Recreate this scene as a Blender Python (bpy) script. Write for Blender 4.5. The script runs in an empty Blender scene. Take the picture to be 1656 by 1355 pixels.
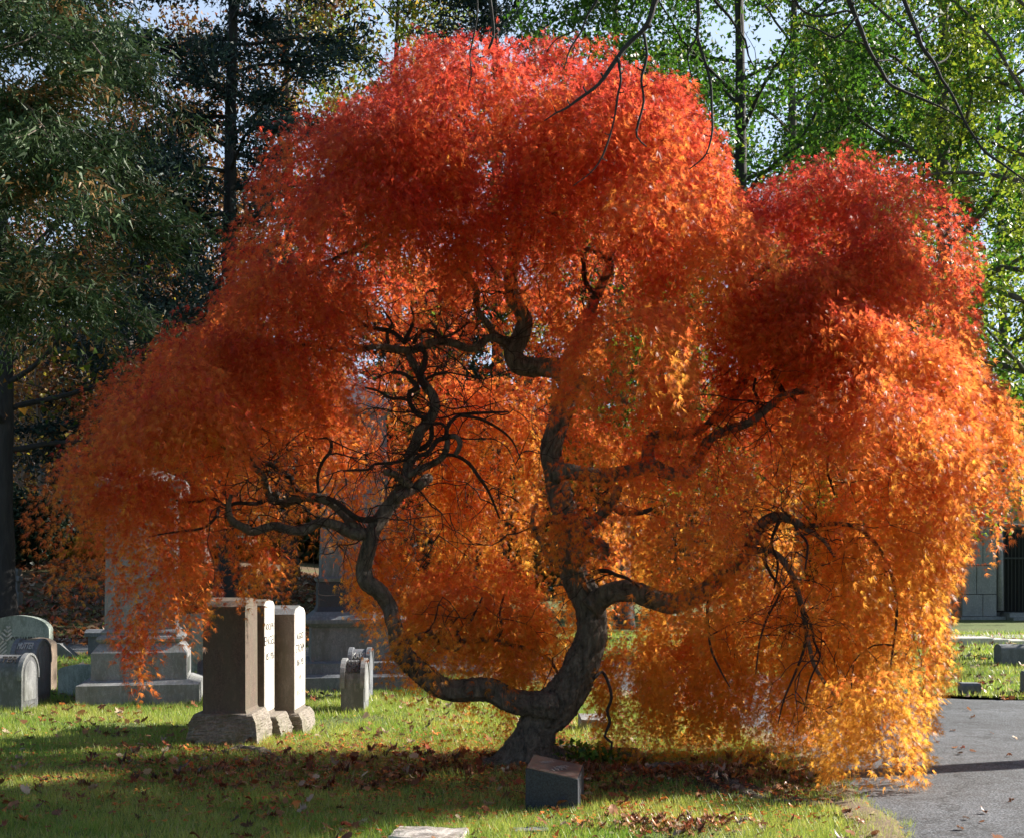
import bpy, bmesh, math, random
import numpy as np
from mathutils import Vector, Matrix

# ------------------------------------------------------------------ camera, sky, sun, exposure
scene = bpy.context.scene
F, HZ, CX, EYE = 1970.0, 930.0, 828.0, 1.6          # focal length in photo pixels, horizon row, centre column, eye height
cam_d = bpy.data.cameras.new("camera")
cam = bpy.data.objects.new("camera", cam_d)
scene.collection.objects.link(cam)
cam.location = (0, 0, EYE)
cam.rotation_euler = (math.radians(90), 0, 0)
cam_d.sensor_width = 36.0
cam_d.lens = 36.0 * F / 1656.0
cam_d.shift_y = (HZ - 677.5) / 1656.0
cam_d.clip_start = 0.05
cam_d.clip_end = 2000
scene.camera = cam

SUN_AZ = 20.0      # degrees behind the +X axis
SUN_EL = 31.0
w = bpy.data.worlds.new("World"); scene.world = w; w.use_nodes = True
nt = w.node_tree; nt.nodes.clear()
sky = nt.nodes.new("ShaderNodeTexSky"); sky.sky_type = 'NISHITA'; sky.sun_disc = False
sky.sun_elevation = math.radians(SUN_EL); sky.sun_rotation = math.radians(90 - SUN_AZ)
sky.air_density = 1.0; sky.dust_density = 1.0; sky.ozone_density = .8
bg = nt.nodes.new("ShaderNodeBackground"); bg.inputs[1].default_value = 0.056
wo = nt.nodes.new("ShaderNodeOutputWorld")
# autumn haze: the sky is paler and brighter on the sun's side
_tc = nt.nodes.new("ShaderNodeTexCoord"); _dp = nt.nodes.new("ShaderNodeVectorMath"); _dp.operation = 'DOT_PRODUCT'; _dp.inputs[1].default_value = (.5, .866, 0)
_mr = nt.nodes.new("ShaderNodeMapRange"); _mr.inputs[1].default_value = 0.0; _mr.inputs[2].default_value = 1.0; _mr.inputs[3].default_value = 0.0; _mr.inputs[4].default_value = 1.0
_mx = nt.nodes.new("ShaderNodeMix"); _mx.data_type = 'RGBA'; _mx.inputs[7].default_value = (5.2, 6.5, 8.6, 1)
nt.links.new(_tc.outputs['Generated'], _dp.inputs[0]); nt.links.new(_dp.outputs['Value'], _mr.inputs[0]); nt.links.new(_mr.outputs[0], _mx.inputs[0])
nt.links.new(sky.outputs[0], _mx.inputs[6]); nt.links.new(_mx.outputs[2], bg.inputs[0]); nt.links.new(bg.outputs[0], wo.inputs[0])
ld = bpy.data.lights.new("sun", 'SUN'); ld.energy = 5.0; ld.angle = math.radians(0.5); ld.color = (1.0, 0.93, 0.82)
sun = bpy.data.objects.new("sun", ld); scene.collection.objects.link(sun)
_a, _e = math.radians(SUN_AZ), math.radians(SUN_EL)
TOSUN = Vector((math.cos(_a) * math.cos(_e), math.sin(_a) * math.cos(_e), math.sin(_e)))
sun.rotation_euler = TOSUN.to_track_quat('Z', 'Y').to_euler()
scene.view_settings.view_transform = 'Standard'
scene.view_settings.look = 'None'
scene.view_settings.exposure = 1.42
scene.view_settings.gamma = 1.0
scene.cycles.diffuse_bounces = 6

# ------------------------------------------------------------------ helpers
col = scene.collection
rng = np.random.default_rng(7)
random.seed(7)

def P(px, py, d):
    return np.array(((px - CX) / F * d, d, EYE + (HZ - py) / F * d))

def link(o, parent=None):
    col.objects.link(o)
    if parent is not None: o.parent = parent
    return o

def tag(o, label=None, cat=None, group=None, kind=None):
    if label: o['label'] = label
    if cat: o['category'] = cat
    if group: o['group'] = group
    if kind: o['kind'] = kind
    return o

def empty(name, loc, label, cat, group=None, rz=0.0, rx=0.0, ry=0.0):
    o = bpy.data.objects.new(name, None); o.empty_display_size = 0.2
    link(o); o.location = loc; o.rotation_euler = (rx, ry, rz)
    return tag(o, label, cat, group)

class MB:
    """collects numpy polygons (tris and quads), optional colours"""
    def __init__(s): s.V = []; s.T = []; s.Q = []; s.C = []; s.n = 0
    def add(s, V, T=None, Q=None, C=None):
        V = np.asarray(V, dtype=np.float32).reshape(-1, 3)
        if T is not None and len(T): s.T.append(np.asarray(T, dtype=np.int32).reshape(-1, 3) + s.n)
        if Q is not None and len(Q): s.Q.append(np.asarray(Q, dtype=np.int32).reshape(-1, 4) + s.n)
        s.V.append(V); s.n += len(V)
        if C is not None: s.C.append(np.asarray(C, dtype=np.float32).reshape(-1, 3))
    def build(s, name, mat, parent=None, smooth=False, origin=None):
        V = np.concatenate(s.V) if s.V else np.zeros((0, 3), np.float32)
        if origin is not None: V = V - np.asarray(origin, dtype=np.float32)
        T = np.concatenate(s.T) if s.T else np.zeros((0, 3), np.int32)
        Q = np.concatenate(s.Q) if s.Q else np.zeros((0, 4), np.int32)
        me = bpy.data.meshes.new(name)
        me.vertices.add(len(V)); me.vertices.foreach_set("co", V.ravel())
        nl = T.size + Q.size
        me.loops.add(nl)
        me.loops.foreach_set("vertex_index", np.concatenate([T.ravel(), Q.ravel()]).astype(np.int32))
        npoly = len(T) + len(Q)
        me.polygons.add(npoly)
        starts = np.concatenate([np.arange(len(T)) * 3, len(T) * 3 + np.arange(len(Q)) * 4]).astype(np.int32)
        me.polygons.foreach_set("loop_start", starts)
        if smooth: me.polygons.foreach_set("use_smooth", np.ones(npoly, dtype=bool))
        me.update(calc_edges=True)
        if s.C:
            C = np.concatenate(s.C)
            ca = me.color_attributes.new("Col", 'BYTE_COLOR', 'POINT')
            ca.data.foreach_set("color", np.concatenate([C, np.ones((len(C), 1), np.float32)], axis=1).ravel())
        me.materials.append(mat)
        o = bpy.data.objects.new(name, me)
        link(o, parent)
        if parent is not None and origin is None:
            pass
        return o

def bm_obj(name, bm, mat, parent=None, bevel=0.0, smooth=False):
    if bevel > 0:
        es = [e for e in bm.edges if len(e.link_faces) == 2 and e.calc_face_angle(0) > 0.45]
        bmesh.ops.bevel(bm, geom=es, offset=bevel, segments=2, affect='EDGES', profile=0.6)
    bmesh.ops.recalc_face_normals(bm, faces=bm.faces)
    me = bpy.data.meshes.new(name); bm.to_mesh(me); bm.free()
    if smooth:
        for p in me.polygons: p.use_smooth = True
    me.materials.append(mat)
    o = bpy.data.objects.new(name, me); link(o, parent)
    return o

def bm_stack(rings, bm=None):
    """rings: (cx, cy, half_w, half_d, z); lofted rectangular rings"""
    bm = bm or bmesh.new()
    prev = None; first = None
    for (cx, cy, hw, hd, z) in rings:
        r = [bm.verts.new((cx - hw, cy - hd, z)), bm.verts.new((cx + hw, cy - hd, z)), bm.verts.new((cx + hw, cy + hd, z)), bm.verts.new((cx - hw, cy + hd, z))]
        if prev:
            for i in range(4): bm.faces.new((prev[i], prev[(i + 1) % 4], r[(i + 1) % 4], r[i]))
        else: first = r
        prev = r
    bm.faces.new(first[::-1]); bm.faces.new(prev)
    return bm

def bm_extrude(pts, axis, a0, a1, bm=None):
    """2-D outline extruded along 'x' or 'y'; pts (u, z)"""
    bm = bm or bmesh.new()
    def mk(u, z, a): return bm.verts.new((a, u, z) if axis == 'x' else (u, a, z))
    A = [mk(u, z, a0) for u, z in pts]; B = [mk(u, z, a1) for u, z in pts]
    n = len(pts)
    for i in range(n): bm.faces.new((A[i], A[(i + 1) % n], B[(i + 1) % n], B[i]))
    bm.faces.new(A[::-1]); bm.faces.new(B)
    return bm

def rock_box(w, d, h, amp, seed, chamf=0.03, res=0.05, top=None):
    """box with rough hewn sides: a subdivided box displaced by noise"""
    top = top or (w, d)
    bm = bm_stack([(0, 0, w / 2, d / 2, -0.1), (0, 0, w / 2 * 1.02, d / 2 * 1.02, h * 0.35), (0, 0, w / 2 - 0.01, d / 2 - 0.01, h * 0.75), (0, 0, top[0] / 2, top[1] / 2, h)])
    n = max(2, int(max(w, d) / res))
    bmesh.ops.subdivide_edges(bm, edges=bm.edges[:], cuts=min(n, 9), use_grid_fill=True)
    r = np.random.default_rng(seed)
    ph = r.uniform(0, 6.28, (14, 3)); fr = r.uniform(8, 45, (14, 3)); am = 1.0 / np.linalg.norm(fr, axis=1); am /= am.sum()
    for v in bm.verts:
        if v.co.z > h - 0.004: continue
        k = np.array(v.co)
        s1 = np.sum(am * np.sin(fr[:, 0] * k[0] + ph[:, 0]) * np.cos(fr[:, 1] * k[1] + ph[:, 1] + fr[:, 2] * k[2]))
        out = Vector((v.co.x / (w / 2), v.co.y / (d / 2), 0))
        if abs(out.x) > abs(out.y): out = Vector((math.copysign(1, out.x), 0.2 * out.y, 0))
        else: out = Vector((0.2 * out.x, math.copysign(1, out.y), 0))
        v.co += out * (s1 * amp * 4 + r.normal(0, amp * 0.35))
    return bm

def nz(Pt, scale, seed, octaves=3):
    """smooth pseudo noise in about -1..1 from sums of sines"""
    r = np.random.default_rng(seed)
    out = np.zeros(len(Pt)); tot = 0; a = 1.0; f = 1.0 / scale
    for o in range(octaves):
        for k in range(3):
            dvec = r.normal(0, 1, 3); dvec /= np.linalg.norm(dvec)
            out += a * np.sin(Pt @ (dvec * f * 6.28 * r.uniform(.7, 1.3)) + r.uniform(0, 6.28))
            tot += a * 0.7
        a *= 0.55; f *= 2.1
    return out / tot

def resample(pts, rad, step):
    pts = np.asarray(pts, float); rad = np.asarray(rad, float)
    n = len(pts)
    ext = np.vstack([2 * pts[0] - pts[1], pts, 2 * pts[-1] - pts[-2]])
    out = []; ro = []
    for i in range(n - 1):
        p0, p1, p2, p3 = ext[i], ext[i + 1], ext[i + 2], ext[i + 3]
        L = np.linalg.norm(p2 - p1); m = max(1, int(math.ceil(L / step)))
        for j in range(m):
            t = j / m
            out.append(0.5 * ((2 * p1) + (-p0 + p2) * t + (2 * p0 - 5 * p1 + 4 * p2 - p3) * t * t + (-p0 + 3 * p1 - 3 * p2 + p3) * t ** 3))
            ro.append(rad[i] * (1 - t) + rad[i + 1] * t)
    out.append(pts[-1]); ro.append(rad[-1])
    return np.array(out), np.array(ro)

def tube(mb, pts, rad, n=8, rough=0.0, seed=0, cap=True, flare=None):
    pts = np.asarray(pts, float); rad = np.asarray(rad, float)
    T = np.gradient(pts, axis=0); T /= (np.linalg.norm(T, axis=1)[:, None] + 1e-9)
    ref = np.array((0.0, 1.0, 0.0)) if abs(T[0][1]) < 0.8 else np.array((1.0, 0, 0))
    u = np.cross(T[0], ref); u /= np.linalg.norm(u)
    ang = np.arange(n) / n * 2 * math.pi
    V = []
    for i in range(len(pts)):
        u = u - T[i] * np.dot(u, T[i]); u /= (np.linalg.norm(u) + 1e-9)
        v = np.cross(T[i], u)
        r = np.full(n, rad[i])
        if rough > 0:
            r = r * (1 + rough * (np.sin(ang * 3 + i * .21 + seed) * .5 + np.sin(ang * 7 + 1.3 * math.sin(i * .11) + seed * 2) * .35 + .45 * math.sin(i * .23 + seed) * np.sin(ang + i * .13)))
            r = r * (1 + rough * .3 * np.random.default_rng(seed * 977 + i).normal(0, 1, n))
            if n >= 28:
                gq = i * .35
                w1 = np.sin(ang * 8 + 1.9 * math.sin(gq * .8 + seed) + 1.1 * np.sin(gq * 1.7 + ang * 3)); w2 = np.sin(ang * 15 + 2.3 * np.sin(gq * 1.3 + ang * 2) + seed)
                r = r * (1 - .075 * (1 - np.abs(w1)) ** 3 * 1.6 - .05 * (1 - np.abs(w2)) ** 2 + .05 * math.sin(gq * .55 + seed) * np.cos(ang + gq * .2))
        V.append(pts[i] + np.outer(np.cos(ang) * r, u) + np.outer(np.sin(ang) * r, v))
    m = len(pts)
    V = np.vstack(V)
    idx = np.arange(n)
    Q = []
    for i in range(m - 1):
        a = i * n + idx; b = i * n + (idx + 1) % n
        Q.append(np.stack([a, b, b + n, a + n], axis=1))
    Tt = []
    if cap:
        V = np.vstack([V, pts[0][None], pts[-1][None]])
        c0, c1 = m * n, m * n + 1
        Tt = [np.stack([np.full(n, c0), (idx + 1) % n, idx], 1), np.stack([np.full(n, c1), (m - 1) * n + idx, (m - 1) * n + (idx + 1) % n], 1)]
        Tt = np.vstack(Tt)
    mb.add(V, Tt, np.vstack(Q))

def unit(a): return a / (np.linalg.norm(a, axis=-1, keepdims=True) + 1e-9)

# ------------------------------------------------------------------ materials
def mat_new(name):
    m = bpy.data.materials.new(name); m.use_nodes = True
    nt = m.node_tree; nt.nodes.clear()
    out = nt.nodes.new("ShaderNodeOutputMaterial")
    return m, nt, out

def N(nt, t, **kw):
    n = nt.nodes.new(t)
    for k, v in kw.items():
        if k in n.inputs.keys(): n.inputs[k].default_value = v
        else: setattr(n, k, v)
    return n

def ramp(nt, fac, stops):
    r = nt.nodes.new("ShaderNodeValToRGB")
    el = r.color_ramp.elements
    while len(el) < len(stops): el.new(0.5)
    for e, (p, c) in zip(el, stops):
        e.position = p; e.color = (*c, 1)
    nt.links.new(fac, r.inputs[0]); return r

def noise(nt, scale, detail=5, rough=0.6, coord='Object', stretch=None, dist=0.0):
    tc = nt.nodes.new("ShaderNodeTexCoord")
    n = N(nt, "ShaderNodeTexNoise", Scale=scale, Detail=detail, Roughness=rough, Distortion=dist)
    src = tc.outputs[coord]
    if stretch:
        mp = nt.nodes.new("ShaderNodeMapping"); mp.inputs['Scale'].default_value = stretch
        nt.links.new(src, mp.inputs[0]); src = mp.outputs[0]
    nt.links.new(src, n.inputs[0]); return n

def mix(nt, a, b, fac, mode='MIX'):
    m = nt.nodes.new("ShaderNodeMix"); m.data_type = 'RGBA'; m.blend_type = mode
    def put(sock, v):
        if hasattr(v, 'links') or hasattr(v, 'is_linked'): nt.links.new(v, sock)
        elif isinstance(v, (int, float)): sock.default_value = v
        else: sock.default_value = (*v, 1)
    put(m.inputs[0], fac); put(m.inputs[6], a); put(m.inputs[7], b)
    return m.outputs[2]

def bump(nt, h, strength=0.5, dist=0.01):
    b = N(nt, "ShaderNodeBump", Strength=strength, Distance=dist); nt.links.new(h, b.inputs['Height']); return b

def stone_mat(name, base, dark, speck=0.5, stain=None, rough=0.75, streak=False, spscale=260, bumpd=0.004, pol=None):
    m, nt, out = mat_new(name)
    n1 = noise(nt, spscale, 2, .7); r1 = ramp(nt, n1.outputs[0], [(0.35, dark), (0.55, base), (0.75, tuple(min(1, c * 1.35) for c in base))])
    n2 = noise(nt, 5.0, 6, .65, stretch=(1, 1, .35) if streak else None)
    c = mix(nt, base, r1.outputs[0], speck)
    if stain:
        r2 = ramp(nt, n2.outputs[0], [(0.42, (0, 0, 0)), (0.62, (1, 1, 1))])
        c = mix(nt, c, stain, r2.outputs[0])
        n4 = noise(nt, 26.0, 5, .7, stretch=(1, 1, .4) if streak else None)
        r4 = ramp(nt, n4.outputs[0], [(0.5, (0, 0, 0)), (0.72, (.7, .7, .7))])
        c = mix(nt, c, tuple(x * 1.6 for x in base), r4.outputs[0])
    b = N(nt, "ShaderNodeBsdfPrincipled", Roughness=rough)
    nt.links.new(c, b.inputs['Base Color'])
    n3 = noise(nt, 60.0, 6, .7)
    bp = bump(nt, n3.outputs[0], 0.6, bumpd); nt.links.new(bp.outputs[0], b.inputs['Normal'])
    if pol: b.inputs['Coat Weight'].default_value = pol; b.inputs['Coat Roughness'].default_value = .15
    nt.links.new(b.outputs[0], out.inputs[0]); return m

def leaf_mat(name, trans=0.5, gloss=0.35, tint=(1, 1, 1), tcol=(1.0, 1.0, 1.0), roughness=0.45):
    m, nt, out = mat_new(name)
    at = nt.nodes.new("ShaderNodeVertexColor"); at.layer_name = "Col"
    c = mix(nt, at.outputs[0], tint, 1.0, 'MULTIPLY')
    b = N(nt, "ShaderNodeBsdfPrincipled", Roughness=roughness)
    b.inputs['Specular IOR Level'].default_value = gloss
    nt.links.new(c, b.inputs['Base Color'])
    t = nt.nodes.new("ShaderNodeBsdfTranslucent")
    c2 = mix(nt, at.outputs[0], tcol, 1.0, 'MULTIPLY')
    nt.links.new(c2, t.inputs[0])
    ms = N(nt, "ShaderNodeMixShader"); ms.inputs[0].default_value = trans
    nt.links.new(b.outputs[0], ms.inputs[1]); nt.links.new(t.outputs[0], ms.inputs[2])
    nt.links.new(ms.outputs[0], out.inputs[0]); return m

def bark_mat(name, c1, c2, scale=9, stretch=(1, 1, .25), moss=None):
    m, nt, out = mat_new(name)
    n1 = noise(nt, scale, 8, .7, stretch=stretch, dist=.6)
    r = ramp(nt, n1.outputs[0], [(0.3, c1), (0.65, c2)])
    c = r.outputs[0]
    if moss:
        n2 = noise(nt, 3.0, 5, .6); r2 = ramp(nt, n2.outputs[0], [(0.52, (0, 0, 0)), (0.62, (.8, .8, .8))]); c = mix(nt, c, moss, r2.outputs[0])
    b = N(nt, "ShaderNodeBsdfPrincipled", Roughness=.85)
    nt.links.new(c, b.inputs['Base Color'])
    n3 = noise(nt, scale * 4, 6, .75, stretch=stretch)
    bp = bump(nt, n3.outputs[0], 1.0, .02); bp2 = bump(nt, n1.outputs[0], 1.0, .06)
    nt.links.new(bp2.outputs[0], bp.inputs['Normal']); nt.links.new(bp.outputs[0], b.inputs['Normal'])
    nt.links.new(b.outputs[0], out.inputs[0]); return m

def plain(name, c, rough=.6, metal=0.0):
    m, nt, out = mat_new(name)
    n1 = noise(nt, 30, 5, .6); r = ramp(nt, n1.outputs[0], [(0.3, tuple(x * .75 for x in c)), (0.7, tuple(x * 1.15 for x in c))])
    b = N(nt, "ShaderNodeBsdfPrincipled", Roughness=rough, Metallic=metal)
    nt.links.new(r.outputs[0], b.inputs['Base Color']); nt.links.new(b.outputs[0], out.inputs[0]); return m

M = {}
M['granite'] = stone_mat('grey_granite', (.16, .165, .175), (.07, .07, .08), .75, spscale=120, stain=(.1, .105, .1), streak=True)
M['granite_light'] = stone_mat('light_granite', (.24, .245, .25), (.1, .1, .11), .55, spscale=110, stain=(.16, .165, .155), streak=True)
M['granite_dark'] = stone_mat('dark_blue_granite', (.03, .036, .048), (.007, .008, .012), .85, spscale=110, rough=.6)
M['polished'] = stone_mat('polished_brown_granite', (.12, .085, .075), (.05, .04, .045), .7, spscale=200, rough=.3, pol=.7)
M['slate'] = stone_mat('blue_grey_stone', (.15, .16, .18), (.05, .055, .065), .6, stain=(.1, .11, .12), streak=True, spscale=90)
M['brown'] = stone_mat('brown_stone', (.11, .078, .06), (.04, .03, .024), .7, stain=(.1, .085, .06), streak=True, spscale=70, bumpd=.012)
M['brownrock'] = stone_mat('grey_brown_rock', (.23, .2, .17), (.08, .07, .06), .7, stain=(.14, .13, .09), spscale=50, bumpd=.02)
M['white'] = stone_mat('pale_marble', (.62, .6, .57), (.45, .43, .4), .4, spscale=90, stain=(.5, .49, .45), streak=True)
M['mossy'] = stone_mat('mossy_marble', (.34, .38, .34), (.16, .2, .18), .5, stain=(.15, .19, .15), streak=True, spscale=60)
M['tan'] = stone_mat('tan_stone', (.33, .25, .19), (.2, .14, .1), .5, spscale=90)
M['weathered'] = stone_mat('weathered_flat_marble', (.48, .45, .42), (.25, .22, .2), .6, stain=(.2, .17, .14), spscale=40, bumpd=.01)
M['slabside'] = stone_mat('brown_grey_slab', (.15, .125, .105), (.06, .05, .042), .6, stain=(.11, .095, .07), streak=True, spscale=80, bumpd=.008)
M['letters'] = plain('dark_inscription', (.045, .04, .038), .8)
M['letters_faint'] = plain('faint_inscription', (.33, .3, .27), .8)
M['letters_pale'] = plain('raised_pale_letters', (.55, .55, .53), .7)
M['bronze'] = plain('dark_panel', (.08, .09, .085), .6)
M['iron'] = plain('iron_gate', (.03, .035, .04), .45, .6)
M['dark'] = plain('painted_gate_shade', (.012, .013, .016), .9)  # near-black colour standing in for the shade inside the mausoleum
M['bark'] = bark_mat('maple_bark', (.016, .012, .010), (.26, .205, .16), 22, (1, 1, .35))
M['twig'] = bark_mat('maple_twig', (.02, .012, .01), (.06, .04, .032), 20)
M['bark_grey'] = bark_mat('grey_bark', (.035, .03, .028), (.14, .12, .11), 5, (1, 1, .2))
M['bark_warm'] = bark_mat('warm_grey_bark', (.09, .065, .05), (.3, .24, .2), 5, (1, 1, .2))
M['bark_dark'] = bark_mat('dark_bark', (.012, .012, .014), (.045, .042, .042), 5, (1, 1, .2))
M['bark_pale'] = bark_mat('pale_bark', (.16, .13, .12), (.36, .31, .28), 6, (1, 1, .2))
M['maple_leaf'] = leaf_mat('maple_leaf', .7, .32, tint=(.95, .95, .95), tcol=(1.3, 1.35, 1.4), roughness=.38)
M['leaf'] = leaf_mat('green_leaf', .5, .4, tcol=(1.0, 1.15, .7))
M['needle'] = leaf_mat('needle_leaf', .22, .3, roughness=.5)
M['grass_blade'] = leaf_mat('grass_blade', .45, .35, tcol=(1.3, 1.35, .8), roughness=.4)
M['litter'] = leaf_mat('dry_leaf', .25, .5, roughness=.4)

# ------------------------------------------------------------------ terrain
def ground_h(x, y):
    x = np.asarray(x, float); y = np.asarray(y, float)
    f = 1 / (1 + np.exp((x + 6.0) / 2.5))                 # 1 on the left, 0 on the right
    t = np.clip((y - 27) / 18, 0, 1); hill = 2.15 * t * t * (3 - 2 * t) * f
    far = np.clip((y - 60) / 60, 0, 1) * 2.0
    dx = x - 0.1; dy = y - 10.2
    g = 0.02 * np.sin(x * .7 + 1) * np.sin(y * .5) * np.clip((26 - y) / 10, 0, 1)
    m = .06 * np.exp(-(dx / .9) ** 2 - (dy / .8) ** 2) + .10 * np.exp(-((x - 1.5) / 1.1) ** 2 - ((y - 9.35) / .28) ** 2)
    edge = np.clip((2.1 - x) / .5, 0, 1)
    dip = -.10 * np.exp(-((x + 2.1) / .9) ** 2 - ((y - 13.0) / .75) ** 2)
    return hill + far + (m + g) * edge + dip

road_near = [(1.35, -3), (1.75, 3), (2.12, 6), (2.3, 7.6), (2.38, 8.6), (2.5, 10.2), (2.45, 12), (2.1, 14.3), (1.2, 16.8), (-0.6, 19.2), (-2.6, 21.2), (-6, 23.6), (-12, 26.0), (-24, 29)]
road_far = [(26, -3), (26, 3), (26, 6), (25, 8), (24, 10), (22, 12), (14, 14.2), (6.4, 15.3), (5.6, 15.9), (4.3, 18.6), (1.5, 22.8), (-4, 26.4), (-11, 29.2), (-23, 32.2)]
def in_road(x, y, pad=0.0):
    """vector test: is the point on the asphalt"""
    poly = np.array(road_near + road_far[::-1])
    x = np.asarray(x); y = np.asarray(y)
    inside = np.zeros(x.shape, bool); j = len(poly) - 1
    for i in range(len(poly)):
        xi, yi = poly[i]; xj, yj = poly[j]
        c = ((yi > y) != (yj > y)) & (x < (xj - xi) * (y - yi) / (yj - yi + 1e-12) + xi)
        inside ^= c; j = i
    return inside

def make_ground():
    xs = np.concatenate([np.linspace(-400, -30, 14), np.arange(-29, -8, 1.0), np.arange(-8, 6, .2), np.arange(6, 30, 1.0), np.linspace(32, 400, 14)])
    ys = np.concatenate([np.linspace(-60, 2, 10), np.arange(2.5, 16, .2), np.arange(16, 60, .8), np.linspace(61, 700, 20)])
    X, Y = np.meshgrid(xs, ys); Z = ground_h(X, Y)
    V = np.stack([X, Y, Z], -1).reshape(-1, 3); nx = len(xs)
    i, j = np.meshgrid(np.arange(len(ys) - 1), np.arange(nx - 1), indexing='ij')
    a = (i * nx + j).ravel(); Q = np.stack([a, a + 1, a + 1 + nx, a + nx], 1)
    mb = MB(); mb.add(V, Q=Q)
    m, nt, out = mat_new('lawn_soil')
    n1 = noise(nt, 1.4, 6, .6); n2 = noise(nt, 40, 5, .7); n5 = noise(nt, .35, 4, .5)
    cg = ramp(nt, n2.outputs[0], [(0.3, (.03, .05, .012)), (0.5, (.09, .13, .03)), (0.7, (.18, .2, .06))])
    cb = ramp(nt, n2.outputs[0], [(0.3, (.03, .02, .012)), (0.52, (.1, .06, .03)), (0.72, (.22, .13, .07))])
    f1 = ramp(nt, n1.outputs[0], [(0.55, (0, 0, 0)), (0.68, (.7, .7, .7))])
    c = mix(nt, cg.outputs[0], cb.outputs[0], f1.outputs[0])
    # leaf-strewn slope in the distance: more brown beyond 30 m
    geo = nt.nodes.new("ShaderNodeNewGeometry"); sep = nt.nodes.new("ShaderNodeSeparateXYZ"); nt.links.new(geo.outputs['Position'], sep.inputs[0])
    mr = N(nt, "ShaderNodeMapRange"); mr.inputs[1].default_value = 28; mr.inputs[2].default_value = 36; nt.links.new(sep.outputs[1], mr.inputs[0])
    mx = N(nt, "ShaderNodeMapRange"); mx.inputs[1].default_value = -2; mx.inputs[2].default_value = -8; nt.links.new(sep.outputs[0], mx.inputs[0])
    mm = N(nt, "ShaderNodeMath"); mm.operation = 'MULTIPLY'; nt.links.new(mr.outputs[0], mm.inputs[0]); nt.links.new(mx.outputs[0], mm.inputs[1])
    f5 = ramp(nt, n5.outputs[0], [(0.3, (.35, .35, .35)), (0.6, (1, 1, 1))])
    m3 = mix(nt, (0, 0, 0), f5.outputs[0], mm.outputs[0])
    c = mix(nt, c, cb.outputs[0], m3)
    b = N(nt, "ShaderNodeBsdfPrincipled", Roughness=.95); nt.links.new(c, b.inputs['Base Color'])
    bp = bump(nt, n2.outputs[0], .8, .03); nt.links.new(bp.outputs[0], b.inputs['Normal']); nt.links.new(b.outputs[0], out.inputs[0])
    o = mb.build('ground', m, smooth=True); tag(o, kind='structure')

def strip(A, B, n, zoff, name, mat):
    A, _ = resample([(*p, 0) for p in A], np.ones(len(A)), .4 if n is None else n); B, _ = resample([(*p, 0) for p in B], np.ones(len(B)), .4 if n is None else n)
    k = 160
    def rs(C):
        s = np.concatenate([[0], np.cumsum(np.linalg.norm(np.diff(C, axis=0), axis=1))]); s /= s[-1]
        t = np.linspace(0, 1, k); return np.stack([np.interp(t, s, C[:, i]) for i in range(3)], 1)
    return rs(A), rs(B)

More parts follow.
